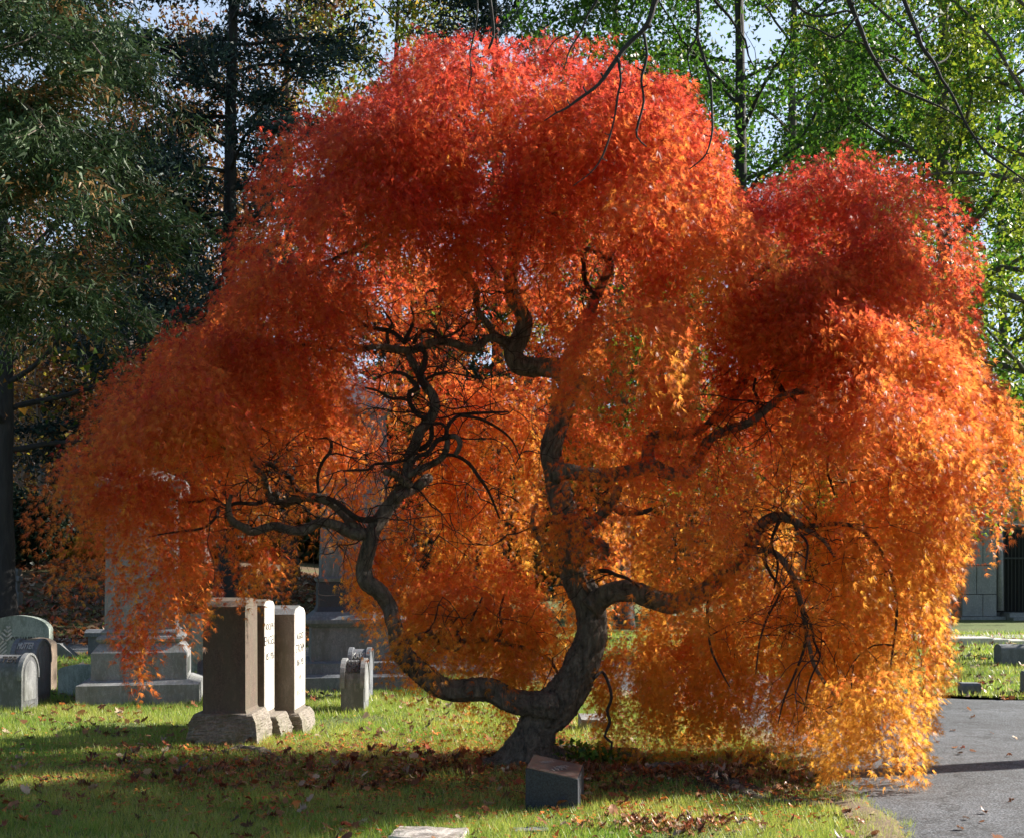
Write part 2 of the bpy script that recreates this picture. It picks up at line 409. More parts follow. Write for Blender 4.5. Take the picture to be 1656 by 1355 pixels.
def make_road():
    m, nt, out = mat_new('asphalt')
    n1 = noise(nt, 62, 8, .85); n2 = noise(nt, .9, 5, .6); n3 = noise(nt, 50, 6, .85)
    r = ramp(nt, n1.outputs[0], [(0.40, (.012, .014, .019)), (0.5, (.062, .069, .082)), (0.60, (.26, .275, .30))])
    r2 = ramp(nt, n2.outputs[0], [(0.4, (.75, .75, .75)), (0.65, (1.1, 1.1, 1.1))])
    c = mix(nt, r.outputs[0], r2.outputs[0], 1.0, 'MULTIPLY')
    tc = nt.nodes.new("ShaderNodeTexCoord"); vo = nt.nodes.new("ShaderNodeTexVoronoi"); vo.feature = 'DISTANCE_TO_EDGE'; vo.inputs['Scale'].default_value = .55
    nw = noise(nt, 1.6, 6, .7); ad = nt.nodes.new("ShaderNodeVectorMath"); ad.operation = 'ADD'; nt.links.new(tc.outputs['Object'], ad.inputs[0]); nt.links.new(nw.outputs[1], ad.inputs[1]); nt.links.new(ad.outputs[0], vo.inputs['Vector'])
    rc = ramp(nt, vo.outputs[0], [(0.0, (.35, .35, .35)), (.006, (.5, .5, .5)), (.012, (1, 1, 1))]); c = mix(nt, c, rc.outputs[0], 1.0, 'MULTIPLY')
    n7 = noise(nt, 6, 6, .7); r7 = ramp(nt, n7.outputs[0], [(.35, (.72, .7, .68)), (.6, (1.12, 1.12, 1.12))]); c = mix(nt, c, r7.outputs[0], 1.0, 'MULTIPLY')
    b = N(nt, "ShaderNodeBsdfPrincipled", Roughness=.85); nt.links.new(c, b.inputs['Base Color'])
    bp = bump(nt, n3.outputs[0], .7, .012); nt.links.new(bp.outputs[0], b.inputs['Normal']); nt.links.new(b.outputs[0], out.inputs[0])
    poly = road_near + road_far[::-1]
    A, B = strip(road_near, road_far, None, 0, '', None)
    r_ = np.random.default_rng(3)
    W = 10; V = []
    for i in range(len(A)):
        for j in range(W + 1):
            p = A[i] * (1 - j / W) + B[i] * (j / W); V.append((p[0], p[1], float(ground_h(p[0], p[1])) + .03))
    Q = []
    for i in range(len(A) - 1):
        for j in range(W):
            a = i * (W + 1) + j; Q.append((a, a + 1, a + W + 2, a + W + 1))
    mb = MB(); mb.add(V, Q=Q); o = mb.build('road', m, smooth=True); tag(o, kind='structure')
    # sandy shoulder between lawn and asphalt
    m2, nt, out = mat_new('sandy_edge')
    n1 = noise(nt, 60, 5, .8); r = ramp(nt, n1.outputs[0], [(0.3, (.05, .035, .022)), (0.6, (.26, .19, .12)), (0.8, (.4, .3, .2))])
    b = N(nt, "ShaderNodeBsdfPrincipled", Roughness=.95); nt.links.new(r.outputs[0], b.inputs['Base Color'])
    bp = bump(nt, n1.outputs[0], .7, .012); nt.links.new(bp.outputs[0], b.inputs['Normal']); nt.links.new(b.outputs[0], out.inputs[0])
    V = []; Q = []
    rn = np.array(road_near); ys_ = np.arange(3.0, 26.0, .07)
    xs_ = np.interp(ys_, rn[:, 1], rn[:, 0])
    jl = nz(np.stack([ys_, ys_ * 0, ys_ * 0], 1), .9, 61, 4) * .07; jr = nz(np.stack([ys_, ys_ * 0, ys_ * 0], 1), .7, 62, 4) * .06
    for i in range(len(ys_)):
        sl = 1 + 1.5 * max(0, (ys_[i] - 15) / 6); xl = xs_[i] - (.17 + jl[i]) * sl; xr = xs_[i] + (.13 + jr[i]) * sl
        V.append((xl, ys_[i], float(ground_h(xl, ys_[i])) + .006)); V.append(((xl * .35 + xr * .65), ys_[i], float(ground_h(xs_[i], ys_[i])) + .042)); V.append((xr, ys_[i], .026 + float(ground_h(xs_[i], ys_[i]))))
        if i:
            q = 3 * i
            for j in (0, 1): Q.append((q - 3 + j, q - 2 + j, q + 1 + j, q + j))
    mb = MB(); mb.add(V, Q=Q); o = mb.build('road_shoulder', m2, smooth=True); tag(o, kind='structure')
    # far footpath in front of the mausoleum
    m3 = stone_mat('path_concrete', (.3, .3, .32), (.2, .2, .22), .4)
    V = [(4, 31.0, .02), (40, 29.4, .02), (40, 31.4, .02), (4, 33.0, .02)]
    mb = MB(); mb.add(V, Q=[(0, 1, 2, 3)]); o = mb.build('path', m3); tag(o, kind='structure')
    V = [(5.2, 16.7, .02), (9, 17.2, .02), (30, 17.6, .02), (30, 19.0, .02), (9, 18.4, .02), (7.2, 17.9, .02)]
    V = [(7.4, 18.0, .025), (30, 17.4, .025), (30, 19.2, .025), (8.6, 18.9, .025)]
    mb = MB(); mb.add(V, Q=[(0, 1, 2, 3)]); o = mb.build('side_path', m2); tag(o, kind='structure')

# ------------------------------------------------------------------ grass, fallen leaves
KEEP = []     # footprints (x0,x1,y0,y1) where no grass grows
def keep_mask(x, y):
    x_ = x - .12 * (1 + nz(np.stack([x * 0, y, y * 0], 1), .35, 71, 3)) ; ok = ~in_road(x_, y)
    for (x0, x1, y0, y1) in KEEP: ok &= ~((x > x0) & (x < x1) & (y > y0) & (y < y1))
    return ok

def litter_density(x, y):
    return np.exp(-((y - 9.9) / .9) ** 2) * np.exp(-((x + .9) / 2.6) ** 2)

def make_grass():
    mb = MB()
    bands = [(5.7, 8.5, 125000, .05, .0052), (8.5, 11.5, 135000, .052, .006), (11.5, 15.5, 120000, .06, .008), (15.5, 22, 80000, .065, .013), (22, 34, 60000, .08, .022)]
    for (d0, d1, n, h, wd) in bands:
        d = np.sqrt(rng.uniform(d0 ** 2, d1 ** 2, n)); x = rng.uniform(-.53, .53, n) * d
        ok = keep_mask(x, d)
        hill = (x < -5) & (d > 27); ok &= ~(hill & (rng.uniform(0, 1, n) < .8))
        P3 = np.stack([x, d, np.zeros(n)], 1)
        bare = nz(P3, 1.6, 5); ok &= ~((bare > .55) & (rng.uniform(0, 1, n) < .75))
        lit = litter_density(x, d); ok &= rng.uniform(0, 1, n) > lit * .55
        ok &= ~(on_soil(x, d, 1.0 ) & (rng.uniform(0, 1, n) < .93))
        x = x[ok]; d = d[ok]; P3 = P3[ok]; n = len(x)
        z = ground_h(x, d)
        clump = nz(P3, .5, 11); hh = h * (1 + .45 * clump) * rng.uniform(.5, 1.5, n)
        az = rng.uniform(0, 6.28, n); lean = rng.uniform(.1, .9, n)
        dx = np.cos(az); dy = np.sin(az)
        base = np.stack([x, d, z - .004], 1)
        side = np.stack([-dy, dx, np.zeros(n)], 1) * (wd / 2)
        side2 = np.stack([dx, dy * .3, np.zeros(n)], 1) * (wd / 2)
        side = np.where((rng.uniform(0, 1, n) < .6)[:, None], side, side2)
        tip = base + np.stack([dx * hh * lean, dy * hh * lean, hh], 1)
        V = np.stack([base - side, base + side, tip], 1).reshape(-1, 3)
        T = np.arange(n * 3).reshape(-1, 3)
        g = nz(P3, 1.1, 21); q = np.clip(.5 + .42 * g + rng.normal(0, .22, n), 0, 1)[:, None]
        c = (1 - q) * np.array((.13, .27, .04)) + q * np.array((.46, .46, .14))
        dry = (rng.uniform(0, 1, n) < .07)[:, None]; c = np.where(dry, np.array((.48, .4, .24)), c)
        mb.add(V, T, C=np.repeat(c, 3, axis=0))
    o = mb.build('grass', M['grass_blade']); tag(o, kind='stuff', label='short yellow-green lawn grass growing between the graves', cat='grass')

SOIL = [(930, 1248, .16), (1010, 1262, .22), (1100, 1262, .26), (1200, 1277, .22), (1300, 1297, .17), (1385, 1309, .1)]
def soil_line():
    out = []
    for (px, py, wd) in SOIL:
        d = EYE * F / (py - HZ); out.append(((px - CX) / F * d, d, wd))
    return np.array(out)

def on_soil(x, y, k=1.0):
    L = soil_line(); yc = np.interp(x, L[:, 0], L[:, 1]); wd = np.interp(x, L[:, 0], L[:, 2], left=0, right=0)
    return np.abs(y - yc) < wd * k

def make_soil():
    L = soil_line(); n = 90; t = np.linspace(L[0, 0], L[-1, 0], n); yc = np.interp(t, L[:, 0], L[:, 1]); wd = np.interp(t, L[:, 0], L[:, 2]); m = 14; V = []; Q = []
    for i in range(n):
        for j in range(m + 1):
            u = j / m * 2 - 1; V.append((t[i], yc[i] + u * wd[i] * 1.25, 0))
    V = np.array(V); k = np.sqrt(np.clip(1 - (np.tile(np.linspace(-1, 1, m + 1), n)) ** 2, 0, 1))
    V[:, 1] += .05 * nz(V, .3, 91, 2); V[:, 2] = ground_h(V[:, 0], V[:, 1]) - .012 + k * (.028 + .018 * nz(V, .12, 92, 3))
    for i in range(n - 1):
        for j in range(m): a = i * (m + 1) + j; Q.append((a, a + m + 1, a + m + 2, a + 1))
    m_, nt, out = mat_new('bare_earth'); n1 = noise(nt, 40, 7, .8); rr = ramp(nt, n1.outputs[0], [(.35, (.02, .014, .01)), (.52, (.1, .07, .048)), (.68, (.24, .18, .12))])
    b = N(nt, "ShaderNodeBsdfPrincipled", Roughness=.95); nt.links.new(rr.outputs[0], b.inputs['Base Color']); bp = bump(nt, n1.outputs[0], 1.0, .03); nt.links.new(bp.outputs[0], b.inputs['Normal']); nt.links.new(b.outputs[0], out.inputs[0])
    mb = MB(); mb.add(V, Q=Q); o = mb.build('bare_soil', m_, smooth=True); tag(o, kind='structure')

def oak_leaf_shape():
    s = [(0, 0), (.1, .12), (.3, .1), (.22, .25), (.42, .34), (.26, .42), (.44, .6), (.2, .6), (.22, .82), (0, 1.0)]
    L = [(-x, y) for x, y in s[1:-1]][::-1]
    return np.array(s + L)

def make_litter():
    sh = oak_leaf_shape(); k = len(sh)
    mb = MB()
    def add(x, y, size, curlmax=.5):
        n = len(x); z = ground_h(x, y)
        az = rng.uniform(0, 6.28, n); pitch = rng.normal(0, .35, n); roll = rng.normal(0, .4, n); curl = rng.uniform(-curlmax, curlmax * 1.6, n)
        u = sh[None, :, 0] * size[:, None] * 1.1; v = (sh[None, :, 1] - .5) * size[:, None]
        hz = curl[:, None] * (u ** 2 * 2.2 + v ** 2 * .9) / size[:, None] * 2.0
        hz += np.sin(pitch)[:, None] * v + np.sin(roll)[:, None] * u
        hz -= hz.min(axis=1, keepdims=True)
        X = x[:, None] + u * np.cos(az)[:, None] - v * np.sin(az)[:, None]
        Y = y[:, None] + u * np.sin(az)[:, None] + v * np.cos(az)[:, None]
        lift = np.where(in_road(x, y), .034, rng.uniform(.012, .035, n))
        Z = z[:, None] + lift[:, None] + hz
        ce = np.stack([X.mean(1), Y.mean(1), Z.mean(1)], 1)
        V = np.concatenate([np.stack([X, Y, Z], -1), ce[:, None, :]], 1)
        i = np.arange(k); tri = np.stack([np.full(k, k), i, (i + 1) % k], 1)
        T = (tri[None] + (np.arange(n) * (k + 1))[:, None, None]).reshape(-1, 3)
        pal = np.array([(.24, .1, .045), (.36, .17, .08), (.15, .06, .03), (.5, .38, .27), (.55, .18, .04), (.3, .07, .03), (.09, .05, .03)])
        c = pal[rng.choice(7, n, p=[.24, .2, .16, .12, .08, .1, .1])] * rng.uniform(.7, 1.25, n)[:, None]
        mb.add(V.reshape(-1, 3), T, C=np.repeat(c, k + 1, axis=0))
    # scattered
    def scatter(n, d0, d1, s0, s1, dens=None, off=False):
        d = np.sqrt(rng.uniform(d0 ** 2, d1 ** 2, n)); x = rng.uniform(-.47, .47, n) * d
        ok = np.ones(n, bool)
        for (x0, x1, y0, y1) in KEEP: ok &= ~((x > x0) & (x < x1) & (d > y0) & (d < y1))
        road = in_road(x, d); ok &= ~(road & (rng.uniform(0, 1, n) < .82))
        cl = nz(np.stack([x, d, 0 * d], 1), 1.3, 33); ok &= rng.uniform(0, 1, n) < np.clip(.45 + .8 * cl, .08, 1)
        x = x[ok]; d = d[ok]; add(x, d, rng.uniform(s0, s1, len(x)))
    scatter(900, 5.9, 9, .04, .09); scatter(2300, 9, 13.5, .045, .09); scatter(2200, 13.5, 19, .05, .11); scatter(3000, 19, 32, .08, .14)
    # the thick drift around the maple's foot
    n = 1500; x = rng.normal(-.9, 2.0, n); y = rng.normal(9.8, .55, n) + .02 * x
    ok = (np.abs(x) < 3.6) & keep_mask(x, y) & (rng.uniform(0, 1, n) < np.clip(.4 + 1.0 * nz(np.stack([x, y, 0 * x], 1), .8, 9), .05, 1)); add(x[ok], y[ok], rng.uniform(.04, .085, ok.sum()), .9)
    n = 700; x = rng.uniform(.4, 2.2, n); y = rng.normal(9.55, .3, n) - .25 * (x - 1.2); ok = keep_mask(x, y); add(x[ok], y[ok], rng.uniform(.03, .07, ok.sum()), .8)
    n = 260; x = rng.normal(.95, .28, n); y = rng.normal(7.75, .14, n); add(x, y, rng.uniform(.03, .06, n), .8)
    # hillside
    n = 9000; y = rng.uniform(27, 52, n); x = rng.uniform(-.46, -.05, n) * y; add(x, y, rng.uniform(.1, .22, n))
    o = mb.build('fallen_leaves', M['litter']); tag(o, kind='stuff', label='dry brown oak leaves scattered over the lawn', cat='fallen leaves')
    # tiny red-orange maple leaflets under the tree
    n = 26000; x = rng.normal(0, 2.3, n); y = rng.normal(10.2, 1.3, n); ok = keep_mask(x, y) & (y > 6.5); x = x[ok]; y = y[ok]; n = len(x)
    z = ground_h(x, y) + rng.uniform(.01, .04, n); az = rng.uniform(0, 6.28, n); s = rng.uniform(.02, .045, n)
    b = np.stack([x, y, z], 1); u = np.stack([np.cos(az), np.sin(az), rng.normal(0, .3, n)], 1) * s[:, None]; v = np.stack([-np.sin(az), np.cos(az), rng.normal(0, .3, n)], 1) * (s * .35)[:, None]
    V = np.stack([b - v, b + v, b + u], 1).reshape(-1, 3); c = pick(((.5, .14, .03), (.45, .07, .03), (.5, .26, .05), (.2, .07, .03)), (.35, .25, .15, .25), n, rng)
    mb = MB(); mb.add(V, np.arange(3 * n).reshape(-1, 3), C=np.repeat(c, 3, axis=0)); o = mb.build('maple_litter', M['litter']); tag(o, kind='stuff', label='shed orange maple leaflets lying under the crown', cat='fallen leaves')

# ------------------------------------------------------------------ the maple
def px_branch(pts, d0, d1=None, unit_scale=1.0, wob=0.0):
    """list of (px, py, width_px) -> world polyline; depth runs d0..d1 along the piece"""
    d1 = d0 if d1 is None else d1
    n = len(pts); out = []; rad = []
    L = [0]
    for i in range(1, n): L.append(L[-1] + math.hypot(pts[i][0] - pts[i - 1][0], pts[i][1] - pts[i - 1][1]))
    for i, (x, y, wd) in enumerate(pts):
        t = L[i] / max(L[-1], 1); d = d0 * (1 - t) + d1 * t + wob * math.sin(t * 9 + x)
        out.append(P(x, y, d)); rad.append(wd / 2 / F * d)
    return np.array(out), np.array(rad)

MAPLE_BASE = np.array((0.11, 10.15, 0.0))
BRANCHES = {
 'trunk': [
  ([(840,1262,92),(848,1240,76),(853,1215,66),(862,1190,62),(876,1162,66),(898,1142,70),(918,1118,64),(934,1092,58),(948,1060,54),(957,1030,50),(957,1000,48),(950,975,50),(938,948,47),(928,920,43),(924,885,42),(919,845,40),(908,805,40),(898,770,38),(891,735,34),(900,695,34),(912,660,34),(921,620,36),(905,598,34),(880,594,30),(856,594,31),(838,588,33),(830,570,32),(842,545,28),(850,520,25),(842,503,24),(830,482,23),(826,455,22),(831,425,21),(838,395,20),(839,362,18),(848,338,15),(854,305,12),(862,270,9),(850,230,7),(858,190,5)], 10.1, 10.3),
 ],
 'branch': [
  ([(892,1140,52),(872,1138,46),(854,1139,42),(826,1134,40),(796,1116,40),(769,1115,38),(736,1116,36),(712,1110,36),(685,1088,36),(660,1068,34),(647,1048,32),(640,1022,26),(634,1002,25),(629,978,25),(615,957,27),(594,942,28),(589,920,27),(594,896,25),(600,872,25),(598,852,22)], 10.05, 9.8),
  ([(604,860,20),(582,864,20),(565,861,19),(542,849,17),(516,845,16),(492,858,16),(466,856,15),(443,850,14),(409,859,14),(393,852,14),(376,842,13),(369,823,10),(374,800,6)], 9.8, 9.5),
  ([(582,860,17),(569,847,17),(552,826,16),(529,809,16),(502,803,15),(479,806,15),(459,813,13),(446,806,12),(449,797,9)], 9.85, 10.0),
  ([(440,808,14),(434,798,13),(429,783,11),(423,766,11),(409,752,10),(409,738,9),(399,720,7),(392,695,6),(396,670,4)], 9.95, 9.8),
  ([(436,804,8),(416,814,7),(383,813,6),(366,818,5),(345,806,5),(310,812,5),(282,808,3)], 9.95, 9.6),
  ([(410,748,8),(436,750,8),(456,765,9),(471,773,9),(476,788,8),(489,799,8)], 9.85, 9.95),
  ([(516,800,5),(514,770,5),(522,746,5),(534,730,6),(536,716,5),(529,708,4),(519,709,3)], 9.85, 9.7),
  ([(610,838,11),(585,840,9),(565,829,9),(546,813,8),(529,805,8)], 9.75, 9.75),
  ([(353,822,6),(349,835,5),(331,852,4),(300,858,4),(268,862,3),(240,868,2)], 9.6, 9.4),
  ([(600,866,24),(606,850,24),(622,828,24),(640,806,23),(653,783,20),(659,760,18),(664,736,17),(674,713,17),(680,696,17),(695,677,17),(703,657,16),(700,640,15),(688,624,15),(677,603,13),(669,587,12),(661,574,11),(655,563,9)], 9.8, 10.1),
  ([(688,626,11),(678,612,10),(684,597,10),(688,581,9),(686,570,8),(677,562,7)], 9.95, 9.95),
  ([(636,601,5),(656,606,6),(667,617,8),(676,628,9),(663,634,9),(662,648,8),(668,660,8),(678,672,8),(692,680,8),(698,692,8),(697,709,8),(690,720,9),(676,727,9)], 9.85, 10.0),
  ([(688,614,5),(702,607,5),(724,603,4)], 9.9, 9.7),
  ([(843,588,26),(824,562,18),(806,549,15),(793,547,13),(784,551,13),(770,562,13),(754,563,13),(735,556,13),(713,552,13),(691,557,14),(669,565,13),(647,566,11),(623,562,10),(601,562,9),(579,567,8),(549,567,6),(525,559,4)], 10.2, 9.9),
  ([(653,556,8),(664,532,6),(669,515,4),(664,495,3)], 9.95, 9.9),
  ([(669,556,7),(676,542,7),(688,535,7),(705,537,6),(716,546,5),(740,536,4),(760,520,3)], 9.95, 10.1),
  ([(653,553,8),(640,541,7),(628,535,8),(609,532,7),(590,526,6),(572,512,5),(549,505,4),(530,500,3)], 9.95, 9.7),
  ([(628,556,6),(626,540,6),(634,524,4),(622,505,3)], 9.9, 9.9),
  ([(640,806,16),(655,797,17),(669,791,17),(682,782,17),(691,774,18),(696,772,14)], 9.8, 10.1),
  ([(663,785,15),(645,770,13),(630,763,12),(622,764,11)], 9.85, 9.6),
  ([(658,770,12),(676,760,12),(691,753,12),(707,745,11),(718,735,11),(723,720,10),(724,707,9),(738,706,9),(744,719,9),(736,735,8)], 9.9, 9.8),
  ([(724,707,8),(707,712,8),(699,724,8),(690,733,8),(677,737,7),(668,748,6)], 9.85, 9.8),
  ([(721,708,8),(724,690,7),(733,678,6),(746,671,6),(773,668,5),(800,667,4),(822,666,3)], 9.85, 10.2),
  ([(699,686,5),(712,684,5),(720,690,5),(724,702,5)], 9.9, 9.85),
  ([(746,672,5),(770,676,5),(787,682,5),(814,698,4),(830,715,3),(842,742,2)], 9.9, 10.4),
  ([(718,735,6),(738,737,6),(759,750,6),(773,769,6),(786,787,5),(795,805,4),(808,838,3)], 9.8, 10.2),
  ([(665,735,6),(650,745,5),(623,749,5),(606,750,4),(596,759,4),(575,760,4),(555,761,3)], 9.95, 9.7),
  ([(663,648,5),(648,645,5),(631,644,5),(612,633,4),(590,627,3)], 9.9, 9.7),
  ([(812,552,15),(798,540,12),(788,523,11),(774,507,11),(770,490,11),(771,470,11),(760,452,10),(744,439,9),(730,432,6)], 10.15, 9.9),
  ([(839,356,16),(828,350,14),(815,347,13),(792,353,13),(774,364,12),(747,370,12),(718,365,11),(698,362,10)], 10.25, 9.9),
  ([(753,372,5),(752,390,5),(749,409,4),(756,427,4),(754,445,3)], 10.0, 9.9),
  ([(745,384,5),(735,392,4),(712,392,4),(690,402,3)], 10.0, 9.8),
  ([(915,592,26),(928,566,22),(945,542,20),(954,510,17),(964,480,16),(976,455,14),(987,433,13),(981,418,11),(966,408,9),(945,400,7),(930,380,5)], 10.2, 10.2),
  ([(984,425,9),(993,404,7),(1003,392,4)], 10.2, 10.3),
  ([(966,476,10),(950,463,9),(944,445,8),(944,425,7),(936,410,6),(913,403,7),(890,390,6),(874,372,5),(868,350,4)], 10.2, 10.4),
  ([(925,606,22),(940,614,16),(955,620,14),(972,627,12),(980,638,9),(1000,646,6),(1020,655,4)], 10.2, 10.4),
  ([(896,768,24),(915,762,26),(933,766,24),(957,768,24),(980,768,24),(1000,765,23),(1021,761,22),(1052,752,21),(1075,761,20),(1095,768,20),(1112,762,18),(1128,744,17),(1145,713,15),(1176,695,14),(1212,682,13),(1243,659,12),(1262,643,12),(1280,636,11),(1297,634,10),(1310,641,10),(1317,654,9),(1308,670,10),(1296,680,8),(1270,680,5)], 10.1, 9.5),
  ([(1052,756,22),(1049,738,22),(1050,718,21),(1060,706,19),(1083,705,17),(1119,701,14),(1140,690,12),(1160,668,10)], 10.0, 10.0),
  ([(1269,641,9),(1262,626,9),(1252,614,8),(1251,602,8),(1264,591,7),(1282,590,5),(1300,580,4)], 9.7, 9.8),
  ([(1160,672,16),(1175,654,17),(1194,630,18),(1205,606,17),(1208,588,16),(1200,566,14),(1198,530,12),(1186,500,10),(1176,478,8),(1190,455,5)], 10.0, 10.3),
  ([(1224,660,4),(1226,645,5),(1219,630,5),(1222,612,4)], 9.6, 9.7),
  ([(926,870,30),(940,860,24),(955,848,20),(970,834,18),(984,820,16),(995,804,15),(1001,787,13)], 10.1, 9.9),
  ([(990,812,11),(998,824,11),(1010,829,10),(1039,828,9),(1055,822,6)], 9.95, 9.8),
  ([(984,816,7),(968,805,7),(958,794,6),(954,782,5)], 9.9, 9.9),
  ([(968,806,6),(982,793,6),(992,782,5)], 9.9, 9.95),
  ([(925,905,14),(912,906,12),(895,904,10),(882,893,9),(874,874,9),(864,861,11),(861,845,8),(862,830,6),(868,814,5)], 9.95, 9.8),
  ([(866,860,11),(878,850,9),(889,845,8),(900,842,7),(912,838,6)], 9.85, 9.9),
  ([(930,900,34),(945,888,30),(958,884,32),(972,890,30),(976,894,22)], 10.05, 9.8),
  ([(952,985,40),(968,970,37),(990,960,34),(1021,956,34),(1057,968,34),(1085,974,33),(1112,967,32),(1137,957,29),(1160,936,26),(1185,918,24),(1207,897,21),(1221,868,20),(1234,845,19),(1256,834,17),(1280,840,13),(1300,853,9),(1330,872,6),(1350,900,4)], 10.05, 9.6),
  ([(1214,893,13),(1228,889,11),(1243,889,11),(1262,902,11),(1276,922,10),(1285,942,10),(1296,978,9),(1303,1010,8),(1311,1054,7),(1319,1080,6),(1340,1112,5),(1358,1134,4),(1372,1160,3)], 9.65, 9.5),
  ([(1243,890,7),(1236,905,6),(1248,930,5),(1262,955,4),(1240,1000,4),(1228,1040,3),(1222,1090,2)], 9.6, 9.5),
  ([(1298,985,6),(1310,1008,5),(1318,1040,4),(1326,1062,3),(1310,1100,3),(1300,1150,2)], 9.6, 9.4),
  ([(1262,838,8),(1252,860,5),(1248,880,4),(1258,910,4),(1252,950,3)], 9.6, 9.5),
  ([(1280,838,6),(1292,860,5),(1306,880,4),(1302,920,3)], 9.55, 9.4),
  ([(1306,1014,5),(1300,1050,5),(1285,1090,4),(1268,1130,3),(1258,1170,2)], 9.5, 9.4),
  ([(1148,962,7),(1144,985,5),(1146,1020,4),(1150,1050,4),(1166,1085,3),(1180,1110,2)], 9.9, 9.7),
  ([(950,934,9),(966,924,8),(982,923,7),(999,930,6),(1015,935,5),(1035,950,3)], 10.0, 9.8),
  ([(650,1040,15),(672,1032,14),(700,1025,14),(714,1036,14),(730,1048,13),(751,1037,12),(775,1034,10),(805,1037,9),(842,1046,7),(869,1055,6),(890,1068,5),(902,1088,4)], 9.9, 10.3),
  ([(745,1040,8),(740,1020,6),(756,1010,5),(768,990,4),(780,965,3)], 9.95, 10.1),
  ([(800,1037,7),(812,1015,5),(808,990,4),(816,960,3)], 10.0, 10.3),
  ([(960,1096,6),(974,1086,5),(984,1104,5),(989,1128,5),(982,1149,5),(986,1167,5),(978,1190,4),(989,1200,4),(988,1212,3)], 9.9, 9.9),
  ([(1280,640,5),(1330,690,6),(1340,720,5),(1338,760,4),(1350,800,3)], 9.6, 9.6),
  ([(1205,570,8),(1240,520,8),(1290,470,7),(1340,430,7),(1400,400,6),(1450,380,4)], 10.3, 10.8),
  ([(1180,490,8),(1230,440,7),(1300,400,6),(1350,340,5)], 10.3, 11.0),
  ([(1310,640,8),(1380,640,8),(1440,660,7),(1490,720,6),(1510,800,4)], 9.8, 10.2),
  ([(1300,850,8),(1380,850,7),(1430,900,6),(1450,980,5),(1440,1080,3)], 9.7, 9.6),
  ([(700,365,9),(640,370,8),(580,400,7),(520,430,6),(460,470,4)], 9.9, 10.0),
  ([(530,560,6),(470,560,6),(400,580,5),(320,600,4),(240,620,3)], 9.8, 9.8),
  ([(400,690,6),(340,690,5),(280,710,4),(200,740,3)], 9.7, 9.7),
  ([(858,280,9),(800,230,8),(740,190,7),(680,150,5)], 10.2, 10.2),
  ([(850,330,9),(910,270,8),(980,220,7),(1040,170,5)], 10.3, 10.4),
 ]}

branch_pts = []   # (point, radius) cloud used to root twigs
def build_maple():
    root = empty('laceleaf_maple', MAPLE_BASE, 'wide weeping laceleaf maple with fiery red and orange leaves and a twisted dark trunk', 'tree')
    o = MAPLE_BASE
    for kind, lst in BRANCHES.items():
        for k, (pts, d0, d1) in enumerate(lst):
            W, R = px_branch(pts, d0, d1, wob=.05 if kind == 'branch' else 0)
            big = R.max() > .06
            W, R = resample(W, R, .022 if big else .045)
            if kind == 'trunk':
                low = W[:, 2] < .35; R[low] *= 1 + (.35 - W[low, 2]).clip(0) * 1.1
            mb = MB(); tube(mb, W, R, n=72 if kind == 'trunk' else (44 if big else 8), rough=.11 if big else .08, seed=k + 1)
            mb.build(kind, M['bark'] if big or R.max() > .03 else M['twig'], root, smooth=True, origin=o)
            for i in range(0, len(W), 2): branch_pts.append((*W[i], R[i]))
    # root flare
    for k, (ax, ay, L) in enumerate([(-.5, -.25, .5), (-.2, -.6, .42), (.6, -.3, .55), (.75, .2, .6), (-.65, .2, .45), (.1, .6, .4)]):
        mb = MB(); pts = [o + np.array((ax * t * L * 1.6, ay * t * L * 1.6, .24 * (1 - t) ** 2 - .03 + .05 * (1 - t))) for t in (0.1, .4, .7, 1.0)]
        W, R = resample(pts, [.085, .06, .04, .02], .03); tube(mb, W, R, n=28, rough=.1, seed=40 + k); mb.build('root_flare', M['bark'], root, smooth=True, origin=o)
    # fine drooping twigs
    bp = np.array(branch_pts); sel = bp[(bp[:, 3] < .06) & (bp[:, 2] > .9)]
    mb = MB(); r = np.random.default_rng(5)
    def twig(p, dr, L, rad, lvl, forks):
        n = max(4, int(L / .07)); pts = [p]; d = dr.copy()
        for i in range(n):
            d = d + r.normal(0, .28, 3); d[2] -= .09 + .05 * lvl; d /= np.linalg.norm(d); pts.append(pts[-1] + d * L / n)
        pts = np.array(pts); tube(mb, pts, np.linspace(rad, rad * .3, len(pts)), n=4, cap=False)
        if lvl < 2:
            for f in range(forks):
                i = r.integers(1, len(pts) - 1); nd = unit(pts[i] - pts[i - 1] + r.normal(0, .5, 3)); twig(pts[i], nd, L * r.uniform(.35, .7), rad * .6, lvl + 1, 2)
    for k in range(330):
        s = sel[r.integers(len(sel))]; a = r.uniform(0, 6.28)
        dr = unit(np.array((math.cos(a), math.sin(a) * .8, r.uniform(-.2, .9)))); twig(s[:3], dr, r.uniform(.35, 1.0), r.uniform(.004, .008), 0, 3)
    mb.build('twigs', M['twig'], root, smooth=True, origin=o)
    # foliage
    cmb = MB(); tot = 0
    for k, spec in enumerate(MOUNDS + pads()): tot += mound(cmb, k, *spec)
    cr = cmb.build('crown', M['maple_leaf'], root, origin=o)

GOLD = np.array((.66, .34, .05)); ORANGE = np.array((.66, .19, .045)); RED = np.array((.53, .068, .034)); CRIM = np.array((.33, .03, .032))
def ramp_col(c):
    c = np.clip(c, 0, 1)[:, None] * 3
    return np.where(c < 1, GOLD * (1 - c) + ORANGE * c, np.where(c < 2, ORANGE * (2 - c) + RED * (c - 1), RED * (3 - c) + CRIM * (c - 2)))

